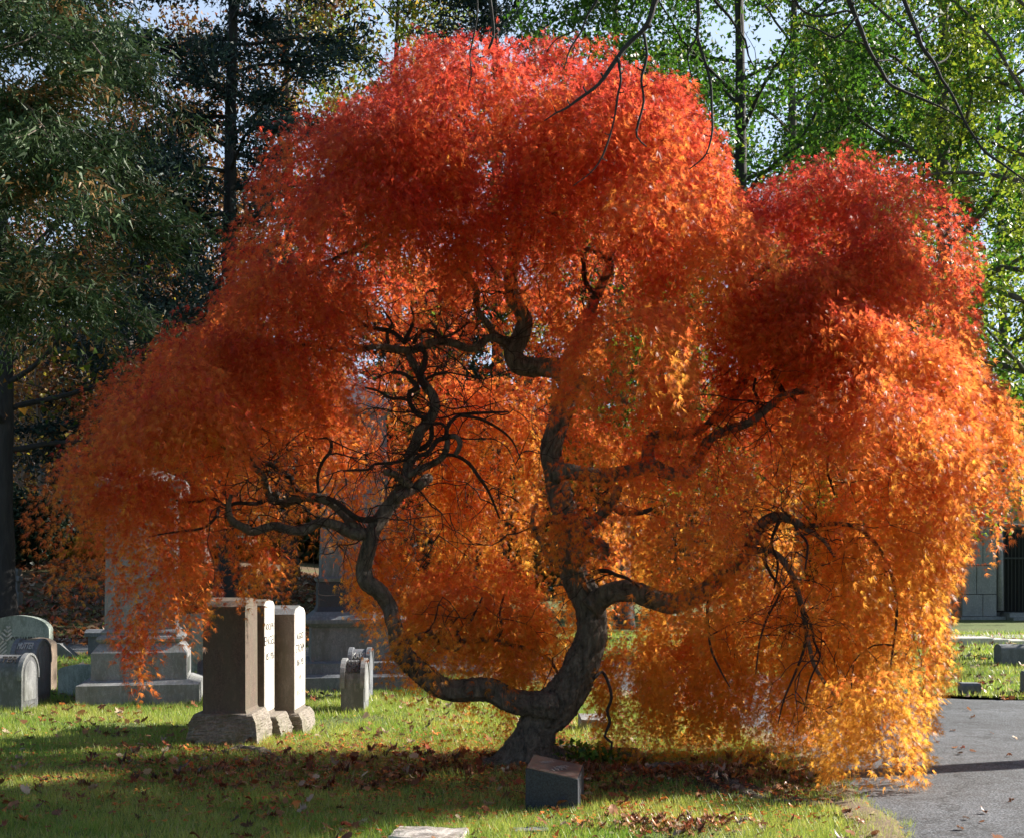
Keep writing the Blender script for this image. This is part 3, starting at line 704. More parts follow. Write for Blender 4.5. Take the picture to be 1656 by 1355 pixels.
def mleaves(mb, Pn, D, L, C):
    n = len(Pn)
    Nn = unit(rng.normal(0, .9, (n, 3)) + np.array((0, -.2, .8))); S = unit(np.cross(D, Nn)); Nn = np.cross(S, D)
    Vs = []
    for a, f in ((-78, .5), (-50, .78), (-24, .95), (0, 1.0), (24, .95), (50, .78), (78, .5)):
        a = math.radians(a) + rng.normal(0, .09, n)
        dr = D * np.cos(a)[:, None] + S * np.sin(a)[:, None]
        sd = S * np.cos(a)[:, None] - D * np.sin(a)[:, None]
        Lk = (L * f * rng.uniform(.75, 1.2, n))[:, None]
        tip = Pn + dr * Lk + np.array((0, 0, -.2)) * Lk
        b = Pn + dr * Lk * .1; hw = L[:, None] * .046
        Vs += [b - sd * hw, b + sd * hw + Nn * hw * .4, tip]
    V = np.stack(Vs, 1).reshape(-1, 3)
    T = np.arange(n * 21).reshape(-1, 3)
    mb.add(V, T, C=np.repeat(C, 21, axis=0))

def mound(mb, k, cx, top, d, a_px, b, H_px, hang_px, dens=1.0, cb=0.0, hole=-.35, phi=None, thick=.16):
    r = np.random.default_rng(100 + k); top = top + 26; a_px = a_px - 14; b = max(b * .88 - .03, .1)
    s = d / F; C = P(cx, top, d); a = a_px * s; H = H_px * s; hang = hang_px * s
    L1 = .8 * (.5 * (a + b) + H); pf = 1.0 if phi is None else .62; area = math.pi * a * b * .6 + .8 * math.pi * (a + b) * .5 * H * 2 * .6 + math.pi * (a + b) * hang * .75
    Kc = 8; ns = int(area * 2250 * dens * pf / Kc)
    ph = r.uniform(0, 2 * math.pi, ns) if phi is None else np.radians(r.uniform(phi[0], phi[1], ns))
    ph = np.where(np.abs(np.cos(ph)) < r.uniform(0, 1, ns) * .0, ph + 1.5, ph)
    Ah = math.pi * (a + b) * hang * .75; isH = r.uniform(0, 1, ns) < Ah / area
    t0 = np.where(isH, L1 + r.uniform(-.1, 1, ns) * hang, np.arccos(np.clip(1 - r.uniform(0, 1, ns) ** 1.0, -1, 1)) / (math.pi / 2) * L1)
    hl = hang * (.62 + .38 * (np.sin(ph * 3 + k) * .5 + np.sin(ph * 7 + 2.1 * k) * .5)) + r.uniform(-.1, .12, ns)
    inward = r.uniform(0, 1, ns) ** 1.5 * thick
    lift = r.uniform(.0, .07, ns); drift = r.normal(0, .25, ns); curve = r.normal(0, .05, ns)
    def S(ph, t, ex):
        th = np.clip(t / L1, 0, 1) * math.pi / 2; dn = np.clip(t - L1, 0, None)
        rr = np.sin(th); base = np.stack([a * rr * np.cos(ph), b * rr * np.sin(ph), -H * (1 - np.cos(th)) - dn], 1)
        q = nz(base + C, .9, 50 + k, 2)
        nrm = unit(np.stack([np.sin(th) * np.cos(ph), np.sin(th) * np.sin(ph), np.cos(th) * .9 + .05], 1))
        return base + nrm * (q * .10 + ex)[:, None] + np.stack([-.12 * dn * np.cos(ph), -.1 * dn * np.sin(ph), 0 * dn], 1), nrm
    p0, _ = S(ph, t0, -inward)
    keepm = (nz(p0 + C, .75, 900 + k, 3) > hole) & (t0 < L1 + hl)
    ph, t0, inward, lift, drift, hl, curve = (v[keepm] for v in (ph, t0, inward, lift, drift, hl, curve)); ns = len(ph)
    sc = r.normal(0, .085, ns)
    tot = 0
    for j in range(Kc):
        u = j / (Kc - 1); tt = t0 + u * .24
        ex = -inward + lift * math.sin(u * 2.6) * 1.2 + u * .10
        pj, nrm = S(ph + drift * u * .15, tt, ex); pj2, _ = S(ph + drift * (u + .02) * .15, tt + .02, ex)
        D = unit(pj2 - pj + 1e-6)
        side = r.normal(0, 1, (ns, 3))
        outw = unit(np.stack([np.cos(ph) * 1.15, np.sin(ph), 0 * ph], 1)); Dn = unit(D * .5 + nrm * .25 + outw * (.25 + .4 * (tt > L1 * .8))[:, None] + side * .36 + np.array((0, 0, -.12)))
        Wp = pj + C + r.normal(0, .018, (ns, 3)); Wp[:, 2] -= .06 * u * u
        ok = (Wp[:, 2] > .07) & (tt < L1 + hl + .25)
        topness = np.clip(nrm[:, 2], 0, 1)
        c = .09 + .34 * np.clip((Wp[:, 2] - .4) / 5.2, 0, 1) + .22 * topness + cb + .12 * nz(Wp, .8, 3, 2) + .09 * nz(Wp, .22, 4, 2) + sc - inward * .9 + r.normal(0, .05, ns)
        c += .10 * np.clip((-Wp[:, 0] - 1) / 3, 0, 1)
        Cc = ramp_col(c) * r.uniform(.75, 1.12, ns)[:, None]
        mleaves(mb, Wp[ok], Dn[ok], r.uniform(.038, .07, ok.sum()), Cc[ok]); tot += ok.sum()
    return tot

OUTLINE = [(60,730),(80,695),(150,655),(170,600),(205,545),(300,500),(365,440),(380,350),(430,320),(480,290),(465,235),(500,170),(540,110),(600,72),(700,45),(800,48),(900,58),(1000,80),(1080,105),(1130,170),(1150,215),(1215,262),(1240,250),(1330,226),(1400,238),(1480,280),(1540,320),(1562,400),(1580,480),(1605,560),(1645,650),(1640,750),(1600,835),(1560,860),(1545,960),(1525,1050),(1500,1150),(1500,1230),(1440,1285),(1300,1235),(1150,1130),(1000,1190),(700,1130),(640,1000),(450,950),(330,1040),(240,1110),(110,930),(80,800)]
def in_outline(x, y):
    ins = False; j = len(OUTLINE) - 1
    for i in range(len(OUTLINE)):
        xi, yi = OUTLINE[i]; xj, yj = OUTLINE[j]
        if (yi > y) != (yj > y) and x < (xj - xi) * (y - yi) / (yj - yi) + xi: ins = not ins
        j = i
    return ins

def pads():
    """flattened cushions of foliage standing proud of the big domes, like tiers"""
    r = np.random.default_rng(77); out = []
    for (cx, top, d, a, b, H, hang, dens, cb, hole, *rest) in MOUNDS:
        if b < .85 or a < 85: continue
        n = int(4 + a * b / 28)
        for k in range(n):
            th = math.acos(1 - r.uniform(.06, 1.0)); ph = r.uniform(math.pi * .95, math.pi * 2.05)
            dd = d + b * math.sin(th) * math.sin(ph) * 1.0; xx = cx + (a - 20) * math.sin(th) * math.cos(ph); yy = top + H * (1 - math.cos(th)) + r.uniform(-.25, .5) * hang * (th > 1.2)
            yy = HZ - (HZ - yy) * d / dd if dd > 0 else yy
            xx = CX + (xx - CX) * d / dd
            if 500 < xx < 830 and yy > 430: continue           # keep the open middle open
            if 1120 < xx < 1300 and yy > 560: continue
            sz = r.uniform(60, 112); hh = r.uniform(38, 70)
            if not all(in_outline(*q) for q in ((xx - sz - 8, yy + hh * .8), (xx + sz + 8, yy + hh * .8), (xx, yy - 22), (xx - sz * .7, yy), (xx + sz * .7, yy))): continue
            out.append((xx, yy - 30, dd, sz, r.uniform(.35, .6), hh, r.uniform(4, 24), 1.05, cb + r.uniform(-.05, .08), -.8))
    return out

# cx, top, depth, a_px, b_m, H_px, hang_px, density, colour bias, hole threshold, phi
MOUNDS = [
 # back curtains, behind the limbs
 (640, 430, 11.6, 330, .7, 90, 330, .75, .02, -.45, (180, 360)),
 (400, 620, 11.3, 190, .6, 80, 230, .8, 0, -.4, (180, 360)),
 (320, 750, 10.9, 120, .5, 70, 110, .9, 0, -.4, (180, 360)),
 (1000, 560, 11.9, 300, .6, 120, 330, .8, -.02, -.45, (180, 360)),
 (1240, 620, 11.6, 230, .7, 120, 470, .85, -.08, -.5, (180, 360)),
 (860, 640, 11.9, 170, .5, 80, 330, .75, .0, -.45, (180, 360)),
 (1060, 860, 11.2, 150, .5, 80, 270, .8, -.06, -.4, (180, 360)),
 (700, 780, 11.2, 130, .4, 60, 160, .7, .02, -.35, (180, 360)),
 # the crown
 (800, 100, 10.4, 320, 2.0, 230, 70, 0.5, .22, -.3),
 (572, 178, 10.2, 180, 1.5, 230, 90, 0.5, .11, -.3),
 (1030, 126, 10.1, 165, 1.5, 280, 120, 0.5, .08, -.3),
 (1125, 262, 9.9, 82, 1.0, 180, 120, 0.9, .0, -.3),
 (690, 170, 9.7, 170, .9, 180, 60, 0.4, .2, -.3),
 (900, 240, 9.5, 190, .8, 160, 60, .8, .18, -.2),
 (452, 378, 10.1, 106, 1.2, 170, 60, 0.5, .11, -.3),
 (345, 525, 9.9, 165, 1.4, 150, 90, 0.52, .11, -.3),
 (470, 470, 9.5, 110, .8, 130, 50, .8, .15, -.2),
 (248, 600, 9.8, 108, 1.0, 120, 110, 0.5, .08, -.3),
 (172, 678, 9.7, 100, .9, 100, 190, 0.3, .12, -.3),
 (250, 790, 9.6, 85, .6, 70, 150, .5, .14, -.15),
 (226, 915, 9.6, 42, .25, 60, 115, .6, .2, -.5),
 (285, 850, 9.9, 55, .4, 50, 70, .7, .1, -.2),
 (425, 835, 10.3, 50, .3, 45, 30, .8, .08, -.4),
 (612, 845, 10.9, 48, .3, 35, 95, .9, .05, -.5),
 (640, 560, 11.9, 150, .4, 60, 260, .9, .04, -.6, (180, 360)),
 (500, 640, 11.6, 110, .4, 60, 190, .8, .02, -.5, (180, 360)),
 (780, 600, 12.1, 110, .4, 60, 260, .9, -.02, -.6, (180, 360)),
 (640, 850, 11.3, 60, .3, 40, 110, .9, 0, -.5, (180, 360)),
 # right hand domes
 (1370, 255, 11.1, 185, 1.5, 190, 90, 0.52, .26, -.3),
 (1400, 415, 10.6, 168, 1.4, 170, 160, 0.52, .14, -.3),
 (1290, 410, 10.3, 120, 1.0, 120, 60, 0.45, .12, -.4),
 (1360, 515, 9.8, 115, .9, 130, 150, 0.5, .06, -.3),
 (1475, 490, 10.5, 103, 1.1, 140, 280, 0.5, .04, -.3),
 (1585, 580, 10.4, 58, .6, 100, 170, 1.0, .04, -.6),
 (1436, 740, 10.1, 105, .7, 130, 465, 1.0, -.06, -.6),
 (1484, 700, 10.2, 58, .6, 120, 240, 1.0, -.02, -.6),
 (1360, 800, 9.7, 95, .45, 120, 330, .7, -.08, -.15),
 (1250, 740, 9.9, 100, .6, 90, 110, .5, -.08, -.15),
 (1270, 960, 10.3, 150, .5, 70, 200, .85, -.14, -.4),
 (1412, 1050, 9.0, 86, .4, 60, 270, 1.0, -.08, -.5),
 # centre, in front of the limbs
 (1010, 455, 9.0, 110, .7, 110, 60, 1.2, .06, -.35),
 (1010, 590, 9.3, 105, .5, 60, 70, .6, .08, -.05),
 (925, 645, 9.1, 62, .35, 50, 110, .62, .06, -.05),
 (1110, 690, 9.2, 100, .6, 70, 90, .6, .12, -.25),
 (915, 780, 9.4, 62, .3, 40, 70, .7, .02, -.25),
 (1130, 790, 9.4, 100, .4, 55, 100, .75, .04, -.3),
 (1130, 560, 10.3, 110, .7, 90, 100, .9, .2, -.3),
 (1165, 870, 9.35, 58, .25, 40, 80, .9, .04, -.4),
 # low cushions
 (770, 885, 10.7, 118, .6, 75, 120, 1.5, .06, -.9),
 (720, 900, 10.2, 70, .4, 50, 60, .9, .08, -.3),
 (820, 930, 10.2, 75, .4, 50, 110, 1.0, .02, -.4),
 (1220, 950, 10.9, 125, .4, 60, 200, 1.2, -.06, -.8),
 (1120, 1010, 10.7, 95, .4, 50, 110, 1.0, -.02, -.5),
 (1320, 900, 10.6, 95, .4, 60, 260, 1.1, -.05, -.7),
 (1270, 520, 9.9, 95, .5, 60, 50, .9, .14, -.4),
 (680, 960, 9.7, 60, .35, 40, 60, .7, .02, -.2),
 (850, 960, 10.5, 70, .5, 50, 130, .8, -.02, -.4),
 (760, 1080, 10.6, 65, .3, 30, 60, .6, .06, -.2),
 (1030, 1010, 10.3, 70, .5, 50, 150, 1.0, -.06, -.5),
 (1110, 940, 10.9, 90, .4, 60, 150, .7, .0, -.2),
]

# ------------------------------------------------------------------ other trees
def quad_leaves(mb, Pn, size, C, flat=.0, elong=1.0, D=None):
    n = len(Pn)
    A = unit(rng.normal(0, 1, (n, 3)) + (0 if D is None else D * 1.6)); Bn = unit(np.cross(A, rng.normal(0, 1, (n, 3)) + np.array((0, 0, flat))))
    s = np.asarray(size)[:, None]
    V = np.stack([Pn - Bn * s * .5 / elong, Pn + Bn * s * .5 / elong, Pn + A * s], 1).reshape(-1, 3)
    mb.add(V, np.arange(3 * n).reshape(-1, 3), C=np.repeat(C, 3, axis=0))

def pick(pal, probs, n, r, var=.25, hue=None):
    pal = np.array(pal); c = pal[r.choice(len(pal), n, p=probs)]
    return c * r.uniform(1 - var, 1 + var, n)[:, None]

def grow(seed, h, env, n_prim, elev=(.1, .9), z0=.2, trunk_r=.25, wob=.15, sec=6, sub=.35, lean=(0, 0), droop=0.0, step=.5, az=None):
    """returns polylines [(pts, rad)], anchor points and directions; env(t) = crown radius at relative height t"""
    r = np.random.default_rng(seed); segs = []; anch = []; dirs = []
    nt_ = 14; zz = np.linspace(0, h, nt_)
    tr = np.stack([lean[0] * (zz / h) ** 1.5 + wob * np.cumsum(r.normal(0, .35, nt_)) * (zz > 0), lean[1] * zz / h + wob * np.cumsum(r.normal(0, .35, nt_)) * (zz > 0), zz], 1)
    trr = trunk_r * (1 - .9 * zz / h) + .01; trr[0] *= 1.35
    segs.append((tr, trr, 'trunk'))
    for i in range(n_prim):
        t = z0 + (1 - z0) * (i + r.uniform(0, 1)) / n_prim
        z = min(t, .985) * h; b = np.array([np.interp(z, zz, tr[:, 0]), np.interp(z, zz, tr[:, 1]), z])
        a = (i * 2.4 + r.uniform(-.5, .5)) if az is None else math.radians(r.uniform(*az)); e = elev[0] + (elev[1] - elev[0]) * t + r.normal(0, .1)
        L = max(.4, env(t) * r.uniform(.75, 1.1) / max(.35, math.cos(e)))
        d = np.array((math.cos(a) * math.cos(e), math.sin(a) * math.cos(e), math.sin(e))); n = max(4, int(L / step)); pts = [b]
        for j in range(n):
            d = d + r.normal(0, .12, 3); d[2] -= droop * (j / n); d = d / np.linalg.norm(d); pts.append(pts[-1] + d * L / n)
        pts = np.array(pts); r0 = min(np.interp(z, zz, trr) * .55, .02 + L * .018)
        segs.append((pts, np.linspace(r0, r0 * .15, len(pts)), 'limb'))
        anch.append(pts[len(pts) // 3:]); dirs.append(np.gradient(pts, axis=0)[len(pts) // 3:])
        for k in range(sec):
            q = r.uniform(.2, 1); i0 = min(int(q * (len(pts) - 1)), len(pts) - 2)
            sd = unit(unit(pts[i0 + 1] - pts[i0]) * .8 + r.normal(0, .6, 3) * np.array((1, 1, .6))); SL = L * sub * r.uniform(.5, 1.1); m = max(3, int(SL / .3)); sp = [pts[i0]]
            for j in range(m):
                sd = sd + r.normal(0, .16, 3); sd[2] -= droop * .7 * (j / m); sd = sd / np.linalg.norm(sd); sp.append(sp[-1] + sd * SL / m)
            sp = np.array(sp); rr = r0 * .3 * (1 - .5 * q)
            segs.append((sp, np.linspace(rr, rr * .25, len(sp)), 'limb')); anch.append(sp[1:]); dirs.append(np.gradient(sp, axis=0)[1:])
    return segs, np.vstack(anch), unit(np.vstack(dirs)), r

def make_tree(name, x, y, label, cat, group, grown, leaf, bark, leafmat, z=None, minr=0.0):
    segs, A, D, r = grown
    z = float(ground_h(x, y)) - .05 if z is None else z
    root = empty(name, (x, y, z), label, cat, group)
    mb = MB()
    for (pts, rad, kd) in segs:
        if kd == 'trunk': p2, r2 = resample(pts, rad, .3); tube(mb, p2, r2, n=12, rough=.07, seed=3)
    mb.build('trunk', bark, root, smooth=True)
    mb = MB(); c = 0
    for (pts, rad, kd) in segs:
        if kd == 'limb' and rad[0] > minr: tube(mb, pts, np.maximum(rad * .75, .006), n=6, cap=False); c += 1
    if c: mb.build('limbs', bark, root, smooth=True)
    if leaf is not None:
        mb = MB(); leaf(mb, A, D, r); mb.build('crown', leafmat, root)
    return root

def ginkgo_leaf(per=14, sig=.26, size=(.07, .13), yellow=.25, g0=(.035, .095, .015), g1=(.10, .19, .028), cut=-.25):
    def f(mb, A, D, r):
        k = nz(A, 1.6, r.integers(1e6), 2) > cut; A2 = A[k]
        idx = np.repeat(np.arange(len(A2)), per); p = A2[idx] + r.normal(0, sig, (len(idx), 3)); n = len(p)
        q = np.clip(.5 + .5 * nz(p, 2.2, 5, 2) + r.normal(0, .2, n), 0, 1)[:, None]
        c = np.array(g0) * (1 - q) + np.array(g1) * q
        yl = (nz(p, 1.4, 8, 2) + r.normal(0, .3, n) > 1.0 - yellow * 1.6)[:, None]; c = np.where(yl, np.array((.27, .3, .04)), c) * r.uniform(.88, 1.12, n)[:, None]
        quad_leaves(mb, p, r.uniform(*size, n), c, elong=.8)
    return f

def conifer_leaf(per=16, sig=.14, size=(.1, .2), pal=((.022, .05, .018), (.045, .085, .03), (.095, .145, .06), (.24, .14, .05)), probs=(.35, .33, .2, .12), drop=.5, cut=-2, elong=2.6, flat=1.0):
    def f(mb, A, D, r):
        k = nz(A, .9, r.integers(1e6), 2) > cut; A2 = A[k]; D2 = D[k]
        idx = np.repeat(np.arange(len(A2)), per); p = A2[idx] + r.normal(0, sig, (len(idx), 3)) * np.array((1, 1, flat)); n = len(p)
        d = unit(D2[idx] + np.array((0, 0, -drop)) + r.normal(0, .3, (n, 3)))
        pal_ = np.array(pal); br = nz(p, 1.1, 77, 3); c = pal_[r.choice(len(pal) - 1, n, p=np.array(probs[:-1]) / sum(probs[:-1]))]
        orange = ((br + r.normal(0, .25, n)) > (1.05 - probs[-1] * 3.4))[:, None]; c = np.where(orange, pal_[-1], c) * r.uniform(.7, 1.25, n)[:, None]
        quad_leaves(mb, p, r.uniform(*size, n), c, elong=elong, D=d)
    return f

def sparse_leaf(per=6, sig=.35, size=(.1, .2), pal=((.5, .2, .04), (.42, .1, .03), (.5, .35, .08)), probs=(.45, .3, .25), cut=-.3):
    def f(mb, A, D, r):
        k = nz(A, 2.0, r.integers(1e6), 2) > cut; A2 = A[k]; idx = np.repeat(np.arange(len(A2)), per); p = A2[idx] + r.normal(0, sig, (len(idx), 3))
        quad_leaves(mb, p, r.uniform(*size, len(p)), pick(pal, probs, len(p), r), elong=.8)
    return f

def shrub(name, x, y, rad, h, label, cat, pal, probs, n, size, mat, bark, group=None):
    z = float(ground_h(x, y)); root = empty(name, (x, y, z), label, cat, group); r = np.random.default_rng(int(abs(x) * 100 + y))
    mb = MB(); tips = []
    for k in range(16):
        a = r.uniform(0, 6.28); e = r.uniform(.5, 1.4); L = h * r.uniform(.7, 1.0); d = np.array((math.cos(a) * math.cos(e) * rad / h * 1.4, math.sin(a) * math.cos(e) * rad / h * 1.4, math.sin(e)))
        pts = [np.array((r.normal(0, .1), r.normal(0, .1), -.05))]
        for j in range(8): d = d + r.normal(0, .1, 3); pts.append(pts[-1] + d * L / 8)
        tube(mb, np.array(pts), np.linspace(.03, .006, 9), n=5, cap=False)
    mb.build('stems', bark, root, smooth=True)
    v = unit(r.normal(0, 1, (n, 3))) * (r.uniform(.25, 1, n) ** .5)[:, None] * (1 + .18 * nz(unit(r.normal(0, 1, (n, 3))), .5, 2))[:, None]
    v = v * np.array((rad, rad, h * .5)) + np.array((0, 0, h * .52)); v *= (1 + .12 * nz(v, .8, 6, 2))[:, None]; v = v[(v[:, 2] > .1) & (nz(v, .7, 4, 2) > -.45)]
    mb = MB(); quad_leaves(mb, v, r.uniform(*size, len(v)), pick(pal, probs, len(v), r), elong=.8); mb.build('foliage', mat, root)

def build_trees():
    # --- left, near cypress hanging into the picture
    env = lambda t: 4.4 * (1 - .25 * t) * min(1, .55 + t * 1.6)
    def cyp(seed, x, y, h, R, label):
        env = lambda t: R * (1.05 - .5 * t) * min(1.0, .6 + 1.2 * (t - .25))
        g = grow(seed, h, env, 62, elev=(.25, .15), z0=.27, trunk_r=.34, sec=12, sub=.38, droop=.16, step=.4)
        make_tree('cypress', x, y, label, 'tree', None, g, conifer_leaf(per=64, sig=(.13), size=(.09, .19), drop=.45, cut=-.7, elong=4.2, probs=(.34, .32, .21, .13)), M['bark_warm'], M['needle'])
    cyp(21, -8.3, 17.5, 19, 5.3, 'nearest dark green cypress hanging in from the left with rusty brown sprays')
    # --- cedar / spruces with flat tiers
    def cedar(seed, x, y, h, R, label, pal=((.012, .03, .03), (.02, .045, .042), (.035, .07, .06), (.05, .06, .02)), per=32, name='blue_cedar'):
        env = lambda t: R * (1.05 - .85 * t)
        g = grow(seed, h, env, 78, elev=(.05, .3), z0=.1, trunk_r=.27, sec=9, sub=.36, droop=.05, step=.6)
        make_tree(name, x, y, label, 'tree', 'tall trees behind the maple', g, conifer_leaf(per=per, sig=.26, size=(.12, .24), pal=pal, probs=(.4, .35, .2, .05), drop=0, cut=-.5, flat=.35), M['bark_dark'], M['needle'])
    cedar(31, -7.9, 34, 27, 6.0, 'blue-green cedar with flat dark tiers standing between the cypress and the maple')
    cedar(32, -0.6, 42, 33, 7.0, 'dark spruce rising straight behind the top of the maple')
    cedar(33, -16.5, 52, 18, 5.5, 'dark conifer far back beyond the leafy hill')
    cedar(34, -3.2, 48, 13, 5.0, 'low dark conifer behind the middle of the maple')
    cedar(35, 6.0, 50, 14, 5.5, 'dark conifer far behind the right half of the maple')
    # --- ginkgos on the right
    lab = ['leftmost green ginkgo rising behind the shoulder of the maple', 'dark stemmed ginkgo between the two red domes of the maple', 'tall ginkgo behind the right dome of the maple', 'slender stemmed ginkgo right of the sky gap', 'yellow-green ginkgo hanging down at the right edge', 'far ginkgo filling the gap low behind the right dome', 'far ginkgo at the right edge behind the mausoleum']
    specs = [(41, 1010, 36, 25, 4.8, .1), (42, 1205, 31, 25, 4.8, .05), (43, 1285, 40, 29, 5.0, .2), (44, 1515, 27, 22, 4.6, .35), (45, 1690, 24, 19, 4.5, .75), (46, 1400, 46, 20, 5.0, .3), (47, 1640, 47, 28, 6.5, .3)]
    for (sd, px, d, h, R, yl), lb in zip(specs, lab):
        env = lambda t, R=R: R * min(1, .5 + t * 2.2) * (1.12 - .62 * t)
        g = grow(sd, h, env, 42, elev=(.15, 1.0), z0=.13 if d > 26 else .1, trunk_r=.24, sec=8, sub=.4, droop=.05, step=.5)
        sc = d / 28
        gl = ginkgo_leaf(per=28, sig=.24 * sc ** .5, size=(.06 * sc ** .7, .115 * sc ** .7), yellow=yl, cut=-.5)
        make_tree('ginkgo', (px - CX) / F * d, d, lb, 'tree', 'ginkgo trees on the right', g, gl, M['bark_grey'] if sd != 42 else M['bark_dark'], M['leaf'])
    # --- autumn trees behind
    alab = ['thin orange-leaved tree behind the blue cedar', 'yellow-green thinning tree behind the left top of the maple', 'rust coloured tree far back behind the cypress', 'orange tree far back at the left edge', 'rusty tree far behind the lower left of the maple', 'golden thinning tree above the top right of the maple']
    for (sd, px, d, h, R, pal, lb) in [(51, 470, 47, 26, 6.5, 0, alab[0]), (52, 640, 44, 24, 6, 1, alab[1]), (53, 210, 50, 20, 7, 0, alab[2]), (54, -20, 56, 17, 6.5, 0, alab[3]), (55, 330, 60, 15, 6.5, 0, alab[4]), (56, 930, 52, 20, 5, 1, alab[5])]:
        env = lambda t, R=R: R * min(1, .4 + t * 2.5) * (1.1 - .7 * t)
        g = grow(sd, h, env, 30, elev=(.2, 1.0), z0=.15, trunk_r=.28, sec=8, sub=.45, step=.6)
        lf = sparse_leaf(per=15, sig=.45, size=(.1, .18), pal=((.2, .09, .035), (.18, .05, .025), (.2, .13, .045))) if pal == 0 else sparse_leaf(per=16, sig=.4, size=(.1, .18), pal=((.3, .3, .06), (.16, .24, .05), (.5, .3, .06)), probs=(.4, .35, .25))
        make_tree('autumn_tree', (px - CX) / F * d, d, lb, 'tree', 'autumn trees far behind', g, lf, M['bark_grey'], M['leaf'])
    # --- pale bare thicket trees on the hill
    tl = ['pale bare sapling at the left edge of the hilltop', 'pale bare tree right of the dark oak trunk', 'pale bare tree above the dark shrub', 'pale bare tree just left of the maple', 'pale bare tree behind the left tip of the maple', 'pale twiggy tree behind the obelisk pedestal', 'pale twiggy tree behind the lower left boughs']
    for i, (px, d, h) in enumerate([(-10, 50, 9), (40, 53, 10), (75, 49, 9), (115, 54, 10), (165, 50, 9), (230, 53, 10), (330, 51, 9)]):
        env = lambda t: 2.6 * (1.1 - .6 * t)
        g = grow(60 + i, h, env, 26, elev=(.5, 1.2), z0=.05, trunk_r=.1, sec=10, sub=.5, step=.5)
        make_tree('bare_tree', (px - CX) / F * d, d, tl[i], 'tree', 'pale bare trees on the hilltop', g, sparse_leaf(per=2, sig=.3, size=(.1, .2), pal=((.5, .25, .05), (.55, .4, .08), (.35, .15, .06)), cut=.15), M['bark_pale'], M['leaf'])
    # --- dark oak trunk, left edge
    env = lambda t: 5.5 * (1.1 - .5 * t)
    g = grow(71, 14, env, 26, elev=(.05, .8), z0=.3, trunk_r=.3, sec=8, sub=.5, droop=.08, step=.5)
    make_tree('dark_oak', (4 - CX) / F * 31, 31, 'dark trunked oak with crooked limbs at the left edge', 'tree', None, g, sparse_leaf(per=5, sig=.3, size=(.1, .18), pal=((.06, .09, .02), (.12, .11, .02), (.3, .13, .03)), probs=(.5, .3, .2), cut=-.1), M['bark_dark'], M['leaf'])
    shrub('holly_shrub', (28 - CX) / F * 41, 41, 1.7, 2.6, 'dark evergreen shrub at the foot of the hilltop trees', 'shrub', ((.01, .022, .012), (.02, .04, .02), (.05, .08, .04)), (.55, .35, .1), 9000, (.08, .16), M['needle'], M['bark_dark'])
    for i, px in enumerate((110, 150, 190)):
        shrub('low_bush', (px - CX) / F * 45.5, 45.5, 1.2, .9, ['yellow-leaved bush right of the dark shrub on the hill', 'golden bush in the middle of the hilltop row', 'golden bush nearest the pedestal monument on the hilltop'][i], 'shrub', ((.5, .32, .04), (.45, .2, .03), (.3, .2, .05)), (.5, .3, .2), 1500, (.08, .16), M['leaf'], M['bark_grey'], 'yellow bushes on the hilltop')
    # --- distant woodland mass closing the horizon
    mb = MB(); r = np.random.default_rng(4); n = 110000
    y = r.uniform(70, 95, n); x = r.uniform(-.62, .62, n) * y * 1.1; top = 11 + 4 * nz(np.stack([x, x * 0, x * 0], 1), 22, 3, 3); z = r.uniform(0, 1, n) * top + ground_h(x, y)
    pal = ((.03, .06, .025), (.05, .09, .03), (.22, .12, .04), (.16, .14, .05)); zone = nz(np.stack([x, y, z], 1), 14, 5, 2)
    c = pick(pal, (.45, .3, .13, .12), n, r)
    quad_leaves(mb, np.stack([x, y, z], 1), r.uniform(.45, .9, n), c, elong=.8); o = mb.build('woodland', M['leaf']); tag(o, kind='stuff', label='mixed woodland closing the view behind the cemetery', cat='woodland')

